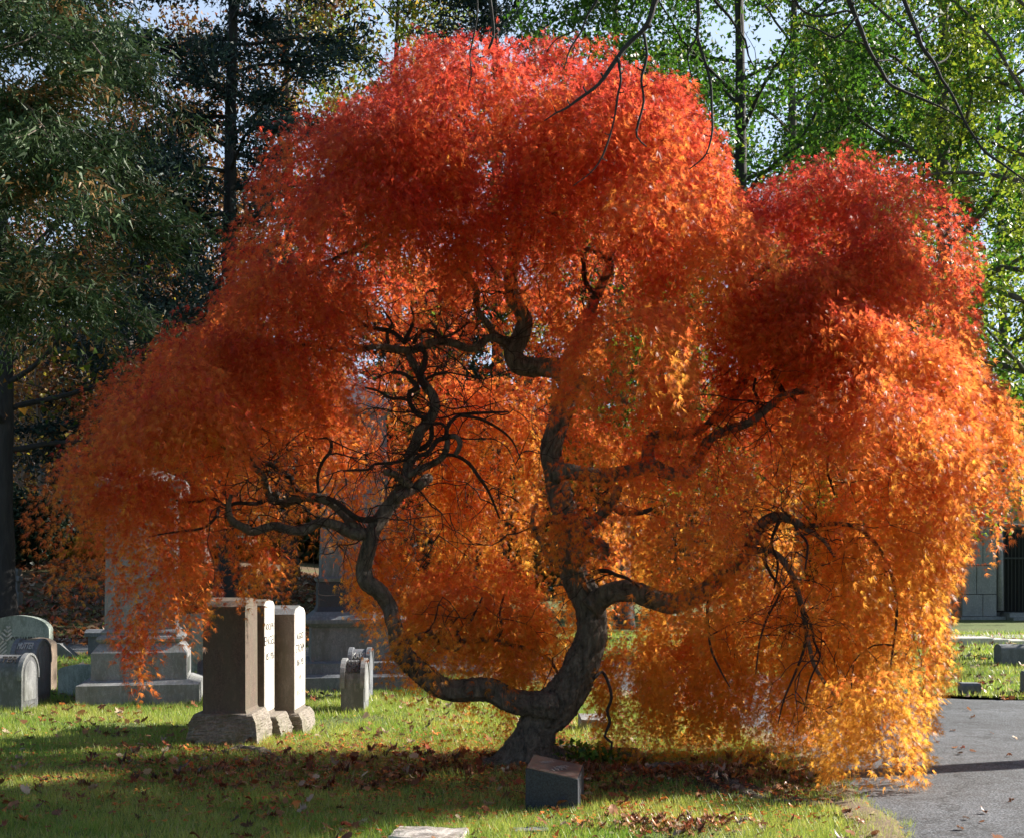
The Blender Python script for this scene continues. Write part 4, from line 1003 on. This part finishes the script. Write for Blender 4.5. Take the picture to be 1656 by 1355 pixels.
def build_overhang():
    """bare tree outside the right of the frame whose dark branches hang across the top of the view"""
    base = np.array((8.6, 11.7, 0.0)); r = np.random.default_rng(12)
    root = empty('overhanging_tree', base, 'leafless tree whose dark knobbly branches hang across the top right of the view', 'tree')
    mb = MB(); tp = np.array([base + np.array(p) for p in ((0, 0, -.05), (.05, .05, 1.5), (-.1, 0, 3), (-.3, .1, 4.6), (-.35, .2, 6.4), (-.5, .2, 8.4))]); W, R = resample(tp, [.3, .2, .18, .16, .12, .05], .2); tube(mb, W, R, n=14, rough=.08); mb.build('trunk', M['bark_dark'], root, smooth=True, origin=base)
    d = 7.6
    B = [
     [(1075,-40,11),(1060,0,10),(1046,41,10),(1028,60,8),(1010,78,8),(991,105,8),(968,137,6),(940,158,5),(915,176,4),(900,183,3),(880,196,2)],
     [(1041,55,6),(1046,91,5),(1040,115,5),(1037,132,4),(1041,165,4),(1032,201,4),(1030,222,3),(1046,238,2)],
     [(1000,96,5),(1004,130,4),(1000,150,4),(994,190,3),(987,219,3),(973,256,3),(955,280,2),(927,301,2)],
     [(1125,-40,8),(1128,0,7),(1130,30,6),(1128,60,6),(1140,100,5),(1149,137,5),(1151,175,4),(1152,210,4),(1146,240,3),(1137,256,3),(1115,274,2)],
     [(1360,-40,9),(1373,0,9),(1384,28,8),(1393,50,8),(1403,78,7),(1416,100,6),(1428,120,6),(1439,137,6),(1465,150,5),(1489,160,5),(1530,178,3),(1560,196,2)],
     [(1452,-40,9),(1462,0,8),(1474,30,7),(1484,55,7),(1490,75,8),(1512,105,6),(1522,128,5),(1535,146,5),(1550,175,5),(1562,201,5),(1578,226,4),(1594,247,5),(1620,265,4),(1650,287,3),(1670,300,2)],
     [(1140,-30,6),(1158,4,5),(1178,26,5),(1190,44,4),(1205,66,4),(1210,90,3),(1222,114,2)],
     [(1280,-20,5),(1290,10,5),(1305,22,4),(1320,27,4),(1345,24,4),(1370,18,4),(1395,26,3),(1410,14,3)],
     [(1384,28,5),(1368,48,4),(1350,62,4),(1330,52,3),(1310,44,3),(1290,40,2)],
     [(785,-30,6),(792,0,6),(796,25,5),(798,60,5),(790,80,4)],
     [(770,-20,3),(772,20,3),(766,60,3),(760,90,2),(762,120,2),(756,150,1.5)],
     [(968,-20,6),(965,2,5),(950,25,4),(940,52,3),(922,80,3),(912,112,2)],
     [(1484,55,4),(1500,44,3),(1510,30,3),(1522,26,2)], [(1416,100,4),(1440,98,3),(1452,104,2)], [(1128,60,4),(1112,90,3),(1120,130,2)],
     [(1512,105,4),(1530,96,3),(1540,80,2)], [(930,50,3),(900,64,2),(884,84,2)],
    ]
    for k, pts in enumerate(B):
        dd = 7.4 + .35 * math.sin(k * 2.1); W, R = px_branch(pts, dd, dd + .15); W, R = resample(W, R, .05)
        R = R * (1 + .25 * np.clip(np.sin(np.arange(len(R)) * 1.9 + k), .6, 1)); mb = MB(); tube(mb, W, R * .82, n=6, rough=.12, seed=k)
        for i in range(2, len(W) - 1, 3):   # short spurs and buds
            dr = unit(np.cross(W[i + 1] - W[i - 1], r.normal(0, 1, 3))); L = r.uniform(.015, .05); q = np.array([W[i], W[i] + dr * L * .6, W[i] + dr * L + np.array((0, 0, .006))]); tube(mb, q, [R[i] * .6, R[i] * .45, R[i] * .5], n=5)
        mb.build('branch', M['bark_dark'], root, smooth=True, origin=base)
    # main limbs carrying them back to the trunk, above the frame
    top = tp[-1]
    for k, (px, dd, rad) in enumerate([(1075, 7.5, .05), (1360, 7.5, .05), (1452, 7.4, .05), (790, 7.5, .04), (1128, 7.5, .04), (968, 7.5, .035), (1285, 7.5, .035)]):
        e = P(px, -38, dd); s = tp[3] * (.5 if k % 2 else .2) + tp[4] * (.5 if k % 2 else .8); m = (s + e) / 2 + np.array((0, 0, 1.1)); m2 = m * .4 + e * .6 + np.array((0, 0, .35))
        W, R = resample([s, m, m2, e], [rad * 1.8, rad * 1.2, rad * .9, .02], .15); mb = MB(); tube(mb, W, R, n=8, rough=.08, seed=k); mb.build('limb', M['bark_dark'], root, smooth=True, origin=base)
    # twiggy upper crown, bare
    for k in range(9):
        a = k * 2.4; s = tp[5] * .7 + tp[4] * .3; e = s + np.array((math.cos(a) * 2.2, math.sin(a) * 1.6, 1.6)); W, R = resample([s, (s + e) / 2 + r.normal(0, .25, 3), e], [.05, .03, .008], .15); mb = MB(); tube(mb, W, R, n=6, rough=.1, seed=k)
        for j in range(5, len(W) - 2, 4): q = unit(W[j] - W[j - 1] + r.normal(0, .6, 3)); tube(mb, np.array([W[j], W[j] + q * .4, W[j] + q * .8 + r.normal(0, .1, 3)]), [.012, .008, .004], n=4)
        mb.build('limb', M['bark_dark'], root, smooth=True, origin=base)

# ------------------------------------------------------------------ stones
_fc = None
def text_mesh(name, body, size, mat, parent, loc, rot, extr=.002, width=None):
    cu = bpy.data.curves.new(name, 'FONT'); cu.body = body; cu.size = size; cu.align_x = 'CENTER'; cu.align_y = 'CENTER'; cu.extrude = extr
    t = bpy.data.objects.new(name + '_tmp', cu); col.objects.link(t)
    dg = bpy.context.evaluated_depsgraph_get(); me = bpy.data.meshes.new_from_object(t.evaluated_get(dg)); me.name = name
    bpy.data.objects.remove(t); me.materials.clear(); me.materials.append(mat)
    o = bpy.data.objects.new(name, me); link(o, parent); o.location = loc; o.rotation_euler = rot
    if width:
        xs = [v.co.x for v in me.vertices]; f = width / (max(xs) - min(xs)); o.scale = (f, 1, 1)
    return o

def foot(x, y, w, d, pad=-.035): KEEP.append((x - w / 2 - pad, x + w / 2 + pad, y - d / 2 - pad, y + d / 2 + pad))

def tablet(x, y, name, label, group, th, wd, h, base_w, base_d, base_h, mats, texts, rz=0.0, seed=1, gable=.06, z=0.0):
    """upright slab whose inscribed wide face looks to +X: thickness th along X, wd along Y"""
    root = empty(name, (x, y, z - .01), label, 'gravestone', group, rz=rz); foot(x, y, base_w, base_d)
    bm = rock_box(base_w, base_d, base_h, .012, seed, top=(base_w - .1, base_d - .08)); bm_obj('base', bm, mats[1], root)
    z0 = base_h; bm = bm_stack([(0, 0, th / 2 + .012, wd / 2 + .012, z0), (0, 0, th / 2, wd / 2, z0 + .03), (0, 0, th / 2 * .985, wd / 2 * .985, h - gable)])
    # gabled top: ridge along X
    bm_obj('slab', bm, mats[0], root, bevel=.008)
    pts = [(-wd / 2 * .985, h - gable + .002), (wd / 2 * .985, h - gable + .002), (wd / 2 * .7, h - gable * .35), (0, h), (-wd / 2 * .7, h - gable * .35)]
    bm = bm_extrude(pts, 'x', -th / 2 * .985, th / 2 * .985); bm_obj('cap', bm, mats[2], root, bevel=.006)
    if texts:   # dressed pale face carrying the inscription
        pts = [(-wd / 2 * .97, base_h + .035), (wd / 2 * .97, base_h + .035), (wd / 2 * .97, h - gable), (wd / 2 * .68, h - gable * .4), (0, h - .012), (-wd / 2 * .68, h - gable * .4), (-wd / 2 * .97, h - gable)]
        bm_obj('dressed_face', bm_extrude(pts, 'x', th / 2 - .02, th / 2 + .006), M['white'], root, bevel=.002)
    for (body, zz, sz, mt, wdt) in texts:
        text_mesh('inscription', body, sz, mt, root, (th / 2 + .0065, 0, zz), (math.pi / 2, 0, math.pi / 2), width=wdt)
    return root

def arched(x, y, name, label, group, th, dp, h, arch, mats, rz=0, letters=None, rim=True, base=True):
    """block with a barrel top whose ends look to +-X"""
    root = empty(name, (x, y, -.01), label, 'gravestone', group, rz=rz); foot(x, y, th, dp)
    def prof(s, zb, k=14):
        pts = [(-dp / 2 * s, zb), (dp / 2 * s, zb)]
        for i in range(k + 1):
            a = math.pi * i / k; pts.append((math.cos(a) * dp / 2 * s, h - arch + math.sin(a) * arch * s))
        return pts
    bm_obj('block', bm_extrude(prof(1, -.1), 'x', -th / 2, th / 2), mats[0], root, bevel=.005)
    if rim:
        for sgn in (-1, 1):   # scroll bands standing proud at both ends of the barrel top
            bm = bmesh.new(); k = 16; o_ = []; R1 = 1.0; ring = []
            x0 = sgn * (th / 2 - .045); x1 = sgn * (th / 2 + .012)
            vs = []
            for i in range(k + 1):
                a = math.pi * (-.06 + 1.12 * i / k)
                for (xx, s) in ((x0, 1.0), (x0, 1.10), (x1, 1.10), (x1, .98)):
                    vs.append(bm.verts.new((xx, math.cos(a) * dp / 2 * s, h - arch + math.sin(a) * arch * s)))
            for i in range(k):
                for j in range(4): q = i * 4; bm.faces.new((vs[q + j], vs[q + (j + 1) % 4], vs[q + 4 + (j + 1) % 4], vs[q + 4 + j]))
            bm.faces.new(vs[:4]); bm.faces.new(vs[-4:][::-1]); bm_obj('scroll_band', bm, mats[1], root)
        bm = bm_extrude([(p[0] * 1.0, p[1]) for p in prof(.72, .12)], 'x', th / 2 - .02, th / 2 + .008); bm_obj('end_panel', bm, mats[1], root, bevel=.004)
    if letters:
        for i, (body, ang) in enumerate(letters):
            a = math.radians(ang); yy = -math.cos(a) * dp / 2 * 1.02; zz = h - arch + math.sin(a) * arch * 1.03
            tilt = math.atan2(math.cos(a) * arch, math.sin(a) * dp / 2)
            text_mesh('inscription', body, dp * .30, mats[2], root, (0, yy, zz), (tilt, 0, 0), .006, width=th * .66)
    return root

def monument(name, label, cxp, y_bottom, half, rz, tiers, mats):
    """tiers: (part name, material, [(half_w, z), ...])"""
    d = EYE * F / (y_bottom - HZ); x = (cxp - CX) / F * d
    root = empty(name, (x, d + half, -.01), label, 'monument', rz=rz); foot(x, d + half, 2 * half, 2 * half)
    for (pn, mt, prof) in tiers:
        bm = bm_stack([(0, 0, hw, hw, z) for hw, z in prof]); bm_obj(pn, bm, mt, root, bevel=.006)
    return root

def build_stones():
    # three upright tablets left of the trunk
    tablet(-2.69, 11.65, 'tablet_gravestone', 'dark brown weathered gravestone with rough hewn base, nearest of the three upright slabs', 'upright slabs left of the maple trunk', .40, .54, 1.40, .64, .72, .32, (M['brown'], M['brownrock'], M['brown']), [], seed=3, gable=.085)
    tablet(-2.66, 12.33, 'tablet_gravestone', 'white faced upright slab squeezed between the brown slab and the rightmost slab', 'upright slabs left of the maple trunk', .40, .5, 1.44, .74, .62, .28, (M['slabside'], M['brownrock'], M['slabside']),
           [('ADOLPH', 1.16, .1, M['letters'], .42), ('ENGEL', 1.02, .13, M['letters'], .5), ('1857-1926', .86, .1, M['letters'], .4)], seed=5, gable=.06, z=-.07)
    tablet(-2.46, 13.07, 'tablet_gravestone', 'white faced gravestone with five inscribed lines, rightmost of the three upright slabs', 'upright slabs left of the maple trunk', .36, .66, 1.39, .56, .78, .27, (M['slabside'], M['brownrock'], M['granite']),
           [('AUGUST', 1.06, .1, M['letters'], .44), ('STROHM', .93, .13, M['letters'], .52), ('1861-1935', .78, .1, M['letters'], .42), ('WIFE', .62, .08, M['letters_faint'], .22), ('BERTHA', .46, .08, M['letters_faint'], .4)], seed=6, gable=.09, z=-.10)
    # pedestal monument
    g, gl = M['granite'], M['granite_light']
    rz = math.radians(12)
    root = monument('pedestal_monument', 'tall square grey granite pedestal monument on stepped plinth, left half of view', 203, 1139, .72, rz, [
        ('plinth', gl, [(.735, -.1), (.735, .25), (.60, .30)]),
        ('lower_block', gl, [(.575, .301), (.575, .64)]),
        ('moulding', gl, [(.575, .641), (.5, .735), (.48, .76), (.51, .78), (.525, .81), (.51, .84), (.47, .855), (.46, .87), (.475, .89), (.46, .915), (.435, .93)]),
        ('shaft', gl, [(.43, .931), (.415, 2.55)]),
        ('cap', gl, [(.42, 2.552), (.48, 2.6), (.5, 2.66), (.57, 2.72), (.57, 2.8), (.5, 2.84), (.1, 3.02)])], None)
    for (z0, z1, ww, hw) in ((1.0, 2.45, .27, .428),):
        bm = bm_extrude([(-ww, z0), (ww, z0), (ww, z1), (-ww, z1)], 'x', hw - .02, hw + .006); bm_obj('side_panel', bm, M['granite'], root, bevel=.003)
        for i in range(7): # carved floral relief down the side panel
            bm = bmesh.new(); bmesh.ops.create_icosphere(bm, subdivisions=2, radius=.07, matrix=Matrix.Translation((hw + .006, .1 * (-1) ** i, 1.12 + i * .2)) @ Matrix.Diagonal((.25, 1.5, .8, 1))); bm_obj('carved_relief', bm, gl, root, smooth=True)
    bm = bm_extrude([(-.32, .36), (.32, .36), (.32, .56), (-.32, .56)], 'x', .56, .579); bm_obj('name_panel', bm, M['bronze'], root)
    # second, darker and taller monument
    s = M['slate']; rz2 = math.radians(11)
    root = monument('shaft_monument', 'big blue-grey monument with stepped base and dark shaft, right of the white slabs', 560, 1116, .8, rz2, [
        ('plinth', s, [(.92, -.1), (.92, .2), (.8, .235)]), ('step', s, [(.76, .236), (.76, .385), (.66, .41)]),
        ('lower_die', M['granite'], [(.635, .411), (.625, .88)]), ('lower_cap', s, [(.64, .882), (.7, .94), (.7, .99), (.56, 1.1)]),
        ('upper_die', M['granite_dark'], [(.56, 1.102), (.53, 1.17), (.52, 1.52)]), ('frieze', s, [(.54, 1.522), (.56, 1.57), (.5, 1.585)]),
        ('shaft', M['granite'], [(.49, 1.586), (.47, 2.2), (.44, 3.6), (.43, 3.9)]), ('finial', s, [(.47, 3.902), (.52, 3.98), (.47, 4.05), (.1, 4.45)])], None)
    # scroll topped stones
    sc = (M['granite'], M['granite_light'], M['letters'])
    arched(-1.875, 14.55, 'scroll_gravestone', 'grey scroll topped gravestone with pale end, alone on grass right of the slabs', 'scroll topped gravestones', .27, .5, .6, .26, sc, letters=[('ROHDE', 38), ('ANNA', 62)])
    arched(-2.0, 16.1, 'scroll_gravestone', 'blue scroll top just visible behind the lone scroll gravestone', 'scroll topped gravestones', .27, .46, .64, .24, (M['slate'], M['slate'], M['letters_pale']), letters=[('KARL', 40)])
    arched(-6.03, 14.6, 'scroll_gravestone', 'scroll topped gravestone cut by the left edge, its end brightly lit', 'scroll topped gravestones', .5, .5, .66, .24, (M['granite'], M['granite_light'], M['letters']), letters=[('VATER', 50)])
    arched(-6.02, 15.25, 'scroll_gravestone', 'blue shaded scroll topped gravestone second from the left edge', 'scroll topped gravestones', .3, .48, .8, .24, (M['granite'], M['slate'], M['letters_pale']), letters=[('MUTTER', 45)])
    # round topped headstones, faces to camera
    def headstone(x, y, w, h, arch, th, name, label, mat, group, rz=0):
        root = empty(name, (x, y, -.01), label, 'gravestone', group, rz=rz); foot(x, y, w, th)
        pts = [(-w / 2, -.1), (w / 2, -.1)] + [(w / 2 * math.cos(math.pi * i / 18), h - arch + arch * math.sin(math.pi * i / 18)) for i in range(19)]
        bm_obj('slab', bm_extrude(pts, 'y', -th / 2, th / 2), mat, root, bevel=.012); return root
    hs = headstone(-7.27, 18.0, .92, 1.02, .22, .16, 'round_headstone', 'wide greenish marble headstone with carved palm frond at the left edge', M['mossy'], 'round topped headstones')
    bm = bmesh.new()      # palm frond relief
    for i in range(13):
        z = .14 + i * .055; L = .15 * math.sin(.5 + i * .2)
        for sgn in (-1, 1):
            c = Matrix.Translation((-.28 + .012 * i * (i > 8) + sgn * L * .42, -.085, z + .05)) @ Matrix.Rotation(-sgn * math.radians(42), 4, 'Y') @ Matrix.Diagonal((L, .016, .022, 1)); bmesh.ops.create_cube(bm, size=1.0, matrix=c)
    bm_obj('palm_carving', bm, M['white'], hs)
    text_mesh('inscription', 'WILLIAM H.', .085, M['letters'], hs, (.1, -.083, .68), (math.pi / 2, 0, 0), width=.42)
    text_mesh('inscription', 'ERNST', .075, M['letters_faint'], hs, (.1, -.083, .56), (math.pi / 2, 0, 0), width=.26)
    headstone(-6.62, 17.0, .46, .74, .1, .22, 'round_headstone', 'small tan headstone with rounded top before the palm carved stone', M['tan'], 'round topped headstones')
    headstone(-5.75, 16.3, .6, .42, .09, .14, 'round_headstone', 'low mossy headstone between the scroll stones and the pedestal', M['mossy'], 'round topped headstones')
    headstone(-4.28, 17.6, .5, .42, .08, .14, 'round_headstone', 'low blue-shaded headstone between the pedestal and the brown slab', M['slate'], 'round topped headstones')
    headstone(-5.05, 19.8, .95, 1.0, .1, .18, 'round_headstone', 'tall pale streaked headstone behind the pedestal and brown slab', M['mossy'], 'round topped headstones')
    # low coping wall
    root = empty('coping_wall', (-7.5, 24.0, -.02), 'low blue-grey family plot wall with sloping ramp left of the pedestal', 'wall'); foot(-7.6, 24, 3.0, .4)
    bm_obj('wall', bm_stack([(.35, 0, 1.15, .16, -.1), (.35, 0, 1.15, .16, .42)]), M['slate'], root, bevel=.01)
    bm_obj('coping', bm_extrude([(-.22, .422), (.22, .422), (.22, .5), (.12, .56), (-.12, .56), (-.22, .5)], 'x', -.85, 1.55), M['slate'], root)
    bm_obj('ramp', bm_extrude([(-.9, -.1), (-1.75, -.1), (-1.75, .3), (-1.25, .3), (-.9, .02)], 'y', -.45, -.2), M['granite'], root, bevel=.01)
    # hill stones
    x = (25 - CX) / F * 34; z = float(ground_h(x, 34)); root = empty('cross_pillar', (x, 34, z), 'slim grey pillar stone standing on the leafy hill', 'gravestone')
    bm_obj('pedestal', bm_stack([(0, 0, .15, .15, -.1), (0, 0, .15, .15, .42), (0, 0, .12, .12, .45)]), M['granite'], root, bevel=.008)
    bm_obj('pillar', bm_stack([(0, 0, .09, .09, .452), (0, 0, .09, .09, .72), (0, 0, .15, .13, .76), (0, 0, .15, .13, .86), (0, 0, .1, .1, .9), (0, 0, .12, .12, 1.02), (0, 0, .11, .11, 1.1)]), M['granite'], root, bevel=.006)
    x = (3 - CX) / F * 37; z = float(ground_h(x, 37)); root = empty('round_headstone', (x, 37, z), 'small rounded stone on the hill at the very left edge', 'gravestone', 'round topped headstones')
    bm_obj('slab', bm_extrude([(-.28, -.1), (.28, -.1)] + [(.28 * math.cos(math.pi * i / 12), .35 + .12 * math.sin(math.pi * i / 12)) for i in range(13)], 'y', -.15, .15), M['tan'], root, bevel=.01)
    # near slant marker
    root = empty('slant_marker', (.30, 8.5, -.02), 'dark blue granite marker with polished slanted top in front of the trunk', 'gravestone', rz=math.radians(-11)); foot(.30, 8.5, .42, .3)
    bm = bmesh.new(); hw, hd = .183, .15
    zs = {(-1, -1): .29, (1, -1): .225, (1, 1): .275, (-1, 1): .34}
    V = {}
    for (sx, sy), zt in zs.items():
        V[(sx, sy, 0)] = bm.verts.new((sx * hw, sy * hd, -.1)); V[(sx, sy, 1)] = bm.verts.new((sx * hw * (.99), sy * hd, zt))
    order = [(-1, -1), (1, -1), (1, 1), (-1, 1)]
    for i in range(4): a = order[i]; b = order[(i + 1) % 4]; bm.faces.new((V[(*a, 0)], V[(*b, 0)], V[(*b, 1)], V[(*a, 1)]))
    bm.faces.new([V[(*a, 1)] for a in order]); bm.faces.new([V[(*a, 0)] for a in order][::-1]); bm_obj('block', bm, M['granite_dark'], root, bevel=.005)
    bm = bmesh.new(); pz = []
    for a in order: pz.append(bm.verts.new((a[0] * (hw - .008), a[1] * (hd - .008), zs[a] + .003 - (0.0)))) 
    f = bm.faces.new(pz); r_ = bmesh.ops.extrude_face_region(bm, geom=[f]); bmesh.ops.translate(bm, vec=(0, 0, .004), verts=[v for v in r_['geom'] if isinstance(v, bmesh.types.BMVert)])
    bm_obj('polished_top', bm, M['polished'], root)
    slope_x = -(.065) / (2 * hw); slope_y = .05 / (2 * hd)
    nrm = Vector((-slope_x, -slope_y, 1)).normalized(); q = nrm.to_track_quat('Z', 'Y')
    for body, px_, py_ in (('HEINZ', -.06, .045), ('1902', .04, .0), ('1971', .04, -.05)):
        o = text_mesh('inscription', body, .05, M['letters_faint'], root, (px_, py_, .285 + slope_x * px_ + slope_y * py_ + .009), (0, 0, 0), .0005, width=.12); o.rotation_euler = q.to_euler()
    # flat markers
    def flat(x, y, w, d, h, rz, name, label, mat, tilt=0.0, seed=1, text=None):
        root = empty(name, (x, y, 0), label, 'gravestone', rz=rz); foot(x, y, w, d)
        bm = bm_stack([(0, 0, w / 2, d / 2, -.1), (0, 0, w / 2, d / 2, h * .8), (0, 0, w / 2 - .008, d / 2 - .008, h)])
        bmesh.ops.subdivide_edges(bm, edges=bm.edges[:], cuts=4, use_grid_fill=True); r = np.random.default_rng(seed)
        for v in bm.verts: v.co.z += v.co.y * tilt * (v.co.z > 0); v.co += Vector(r.normal(0, .0035, 3))
        bm_obj('block', bm, mat, root, bevel=.0); 
        if text: text_mesh('inscription', text, .06, M['letters_faint'], root, (0, 0, h + .004), (math.atan(tilt), 0, 0), .002, width=w * .5)
        return root
    flat(-.51, 7.42, .44, .3, .035, math.radians(-8), 'flat_marker', 'pale weathered flat grave marker in the grass at the bottom edge', M['weathered'], tilt=.03, seed=2)
    flat(.83, 12.6, .27, .3, .14, math.radians(3), 'small_marker', 'small grey lettered marker with bright end beyond the leaning trunk', M['granite_light'], tilt=.12, seed=3, text='KURT')
    flat(.92, 10.62, .36, .2, .09, math.radians(-3), 'stone_slab', 'weathered brown sandstone slab lying right of the trunk', M['brown'], seed=4)
    flat(.42, 10.75, .34, .22, .09, math.radians(12), 'broken_slab', 'broken brown stone half hidden by ivy beside the trunk', M['brownrock'], seed=5)

    # flat plate in the grass at the very bottom right of the marker
    flat(.12, 7.62, .22, .12, .012, math.radians(5), 'sunken_marker', 'sunken grey marker mostly buried in grass below the blue marker', M['granite'], seed=8)
    # right hand side stones
    arched(8.95, 21.7, 'barrel_gravestone', 'blue-grey barrel topped gravestone at the right edge beyond the road', None, .6, .34, .39, .1, (M['slate'], M['slate'], M['letters_pale']), rim=False)
    x, y = 6.14, 16.35; root = empty('kerb_marker', (x, y, -.01), 'small blue-grey block marker on the road verge at right', 'gravestone', rz=math.radians(-6)); foot(x, y, .3, .2)
    bm_obj('block', bm_stack([(0, 0, .13, .1, -.1), (0, 0, .13, .1, .14), (0, .01, .12, .09, .17)]), M['slate'], root, bevel=.008)
    x, y = 6.9, 16.3; root = empty('kerb_marker', (x, y, -.01), 'narrow upright marker on the verge cut by the right edge', 'gravestone', rz=0); foot(x, y, .3, .2)
    bm_obj('block', bm_stack([(0, 0, .06, .1, -.1), (0, 0, .06, .1, .3), (0, 0, .05, .09, .33)]), M['slate'], root, bevel=.008)
    for i, (px, pw, lb) in enumerate([(1562, 76, 'long low white kerb stone beyond the lawn, leftmost of the row'), (1609, 26, 'short low white kerb stone in the middle of the row'), (1640, 30, 'low white kerb stone nearest the right edge')]):
        d = 28.3; x = (px - CX) / F * d; w_ = pw / F * d; root = empty('kerb_stone', (x, d, -.01), lb, 'kerb stone', 'low white kerb stones', rz=math.radians(2)); foot(x, d, w_, .4)
        bm_obj('block', bm_stack([(0, 0, w_ / 2, .3, -.1), (0, 0, w_ / 2, .3, .16 - i * .03), (0, 0, w_ / 2 - .02, .28, .18 - i * .03)]), M['white'], root, bevel=.01)
    # dark stone behind road seen under the maple
    # mausoleum
    y = 44.0; sc_ = y / F; x0 = (1556 - CX) * sc_; root = empty('mausoleum', (x0, y, 0), 'grey stone block mausoleum with barred gate behind the trees at right', 'building')
    mst = stone_mat('mausoleum_stone', (.3, .31, .33), (.16, .17, .19), .5, stain=(.22, .23, .25), streak=True, spscale=30, bumpd=.02)
    Wd = 7.6
    def bx(name, x_0, x_1, y_0, y_1, z_0, z_1, mat, bev=.02):
        return bm_obj(name, bm_stack([((x_0 + x_1) / 2, (y_0 + y_1) / 2, (x_1 - x_0) / 2, (y_1 - y_0) / 2, z) for z in (z_0, z_1)]), mat, root, bevel=bev)
    gx0 = (1612 - CX) * sc_ - x0; gx1 = gx0 + 2.3
    bx('wall', 0.06, Wd - .06, .5, 5.5, -.2, 4.2, mst)
    # ashlar courses: individual blocks with joints, left and right of the gate
    hs_ = [.12, .92, 1.96, 2.98, 3.5, 4.2]; r = np.random.default_rng(2)
    for side, (a, b) in enumerate(((0.0, gx0), (gx1, Wd))):
        bm = bmesh.new()
        for i in range(len(hs_) - 1):
            cut = a + (b - a) * (.42 if i % 2 else .6)
            for (p, q) in ((a, cut), (cut, b)):
                bm_stack([((p + q) / 2, .28, (q - p) / 2 - .012, .28, hs_[i] + .012), ((p + q) / 2, .28, (q - p) / 2 - .012, .28, hs_[i + 1] - .012)], bm)
        bm_obj('ashlar_facing', bm, mst, root, bevel=.015)
    bx('footing', -.08, gx0 + .3, -.12, .6, -.2, .115, mst); bx('footing', gx1 - .3, Wd + .08, -.12, .6, -.2, .115, mst)
    bx('cornice', -.25, Wd + .25, -.2, 5.7, 4.21, 4.6, mst); bx('doorstep', gx0 + .32, gx1 - .32, -.7, .45, -.1, .1, mst); bx('doorstep', gx0 + .32, gx1 - .32, -.35, .45, .102, .26, mst)
    bm_obj('roof', bm_extrude([(-.2, 4.61), (Wd + .2, 4.61), (Wd / 2, 6.0)], 'y', -.1, 5.6), mst, root)
    bx('gate_shade_panel', gx0 + .02, gx1 - .02, .42, .49, .27, 3.3, M['dark'], 0)  # flat panel before the solid wall, interior shade painted as near-black
    gate = bx('gate', gx0 + .3, gx1 - .3, .2, .24, 2.2, 2.26, M['iron'], 0)
    bm = bmesh.new()
    for i in range(13):
        xx = gx0 + .36 + i * (gx1 - gx0 - .72) / 12; bmesh.ops.create_cone(bm, cap_ends=True, segments=8, radius1=.018, radius2=.018, depth=2.95, matrix=Matrix.Translation((xx, .22, 1.78)))
    o = bm_obj('bars', bm, M['iron'], gate)
    for i in range(2): pass
    for xx in (gx0 + .17, gx1 - .17):
        bm = bmesh.new(); bmesh.ops.create_cone(bm, cap_ends=True, segments=20, radius1=.12, radius2=.1, depth=2.9, matrix=Matrix.Translation((xx, .12, 1.78))); bm_obj('column', bm, mst, root, smooth=True)
    bm = bmesh.new(); bmesh.ops.create_uvsphere(bm, u_segments=20, v_segments=12, radius=.2, matrix=Matrix.Translation((.75, -.02, 3.0)) @ Matrix.Diagonal((1, .6, .8, 1))); bm_obj('carved_boss', bm, mst, root, smooth=True)
    bx('carved_bracket', 1.05, 1.4, -.12, .0, 3.1, 3.25, mst); bx('carved_bracket', 1.0, 1.35, -.1, .0, 3.32, 3.46, mst)

def build_roots():
    """exposed roots / soil ridge right of the trunk, ivy"""
    r = np.random.default_rng(8)
    specs = [('exposed_root', [(1010, 1262, 30), (1060, 1258, 36), (1100, 1255, 40), (1150, 1250, 38), (1170, 1262, 20)], 9.7, 'gnarled dark root ridge breaking the soil right of the slab'),
             ('exposed_root', [(1150, 1262, 16), (1190, 1275, 26), (1230, 1290, 28), (1280, 1300, 22), (1330, 1305, 14)], 9.0, 'long surface root running down towards the road'),
             ('exposed_root', [(1110, 1285, 10), (1150, 1282, 20), (1200, 1288, 18), (1225, 1292, 8)], 8.9, 'short grey root below the dark ridge'),
             ('exposed_root', [(350, 1222, 10), (385, 1214, 26), (420, 1218, 28), (460, 1232, 12)], 10.9, 'dark root hump in front of the brown slab')]
    for k, (nm, pts, d, lb) in enumerate(specs):
        W = []; R = []
        for (px, py, wd) in pts:
            dd = EYE * F / (py - HZ + wd * .1); q = P(px, py, dd); q[2] = float(ground_h(q[0], q[1])) - wd / F * dd * .12; W.append(q); R.append(wd / 2 / F * dd)
        W, R = resample(W, R, .04); mb = MB(); R = R * (1 + r.normal(0, .08, len(R))); tube(mb, W, R, n=14, rough=.2, seed=k)
        o = mb.build(nm, M['bark'], None, smooth=True); tag(o, lb, 'root', 'surface roots of the maple')
    # ivy clump
    mb = MB(); n = 420; p = np.stack([r.normal(.62, .16, n), r.normal(10.25, .13, n), np.abs(r.normal(.05, .05, n)) + .03], 1)
    c = pick(((.05, .12, .02), (.12, .22, .04), (.3, .3, .05)), (.45, .4, .15), n, r); quad_leaves(mb, p, r.uniform(.03, .06, n), c, elong=.8)
    root = empty('ivy', (.62, 10.25, 0), 'small clump of ivy between the trunk and the brown slab', 'plant'); o = mb.build('leaves', M['leaf'], root, origin=(.62, 10.25, 0))
    mb = MB()
    for k in range(14):
        a = r.uniform(0, 6.28); q = [np.array((0, 0, .0)), np.array((math.cos(a) * .12, math.sin(a) * .1, .06)), np.array((math.cos(a) * .28, math.sin(a) * .2, .03))]; tube(mb, np.array(q), [.004, .003, .002], n=5, cap=False)
    mb.build('stems', M['twig'], root)

make_ground(); make_road()
build_stones()
build_roots()
build_maple()
make_soil(); make_grass(); make_litter()
build_trees(); build_overhang()
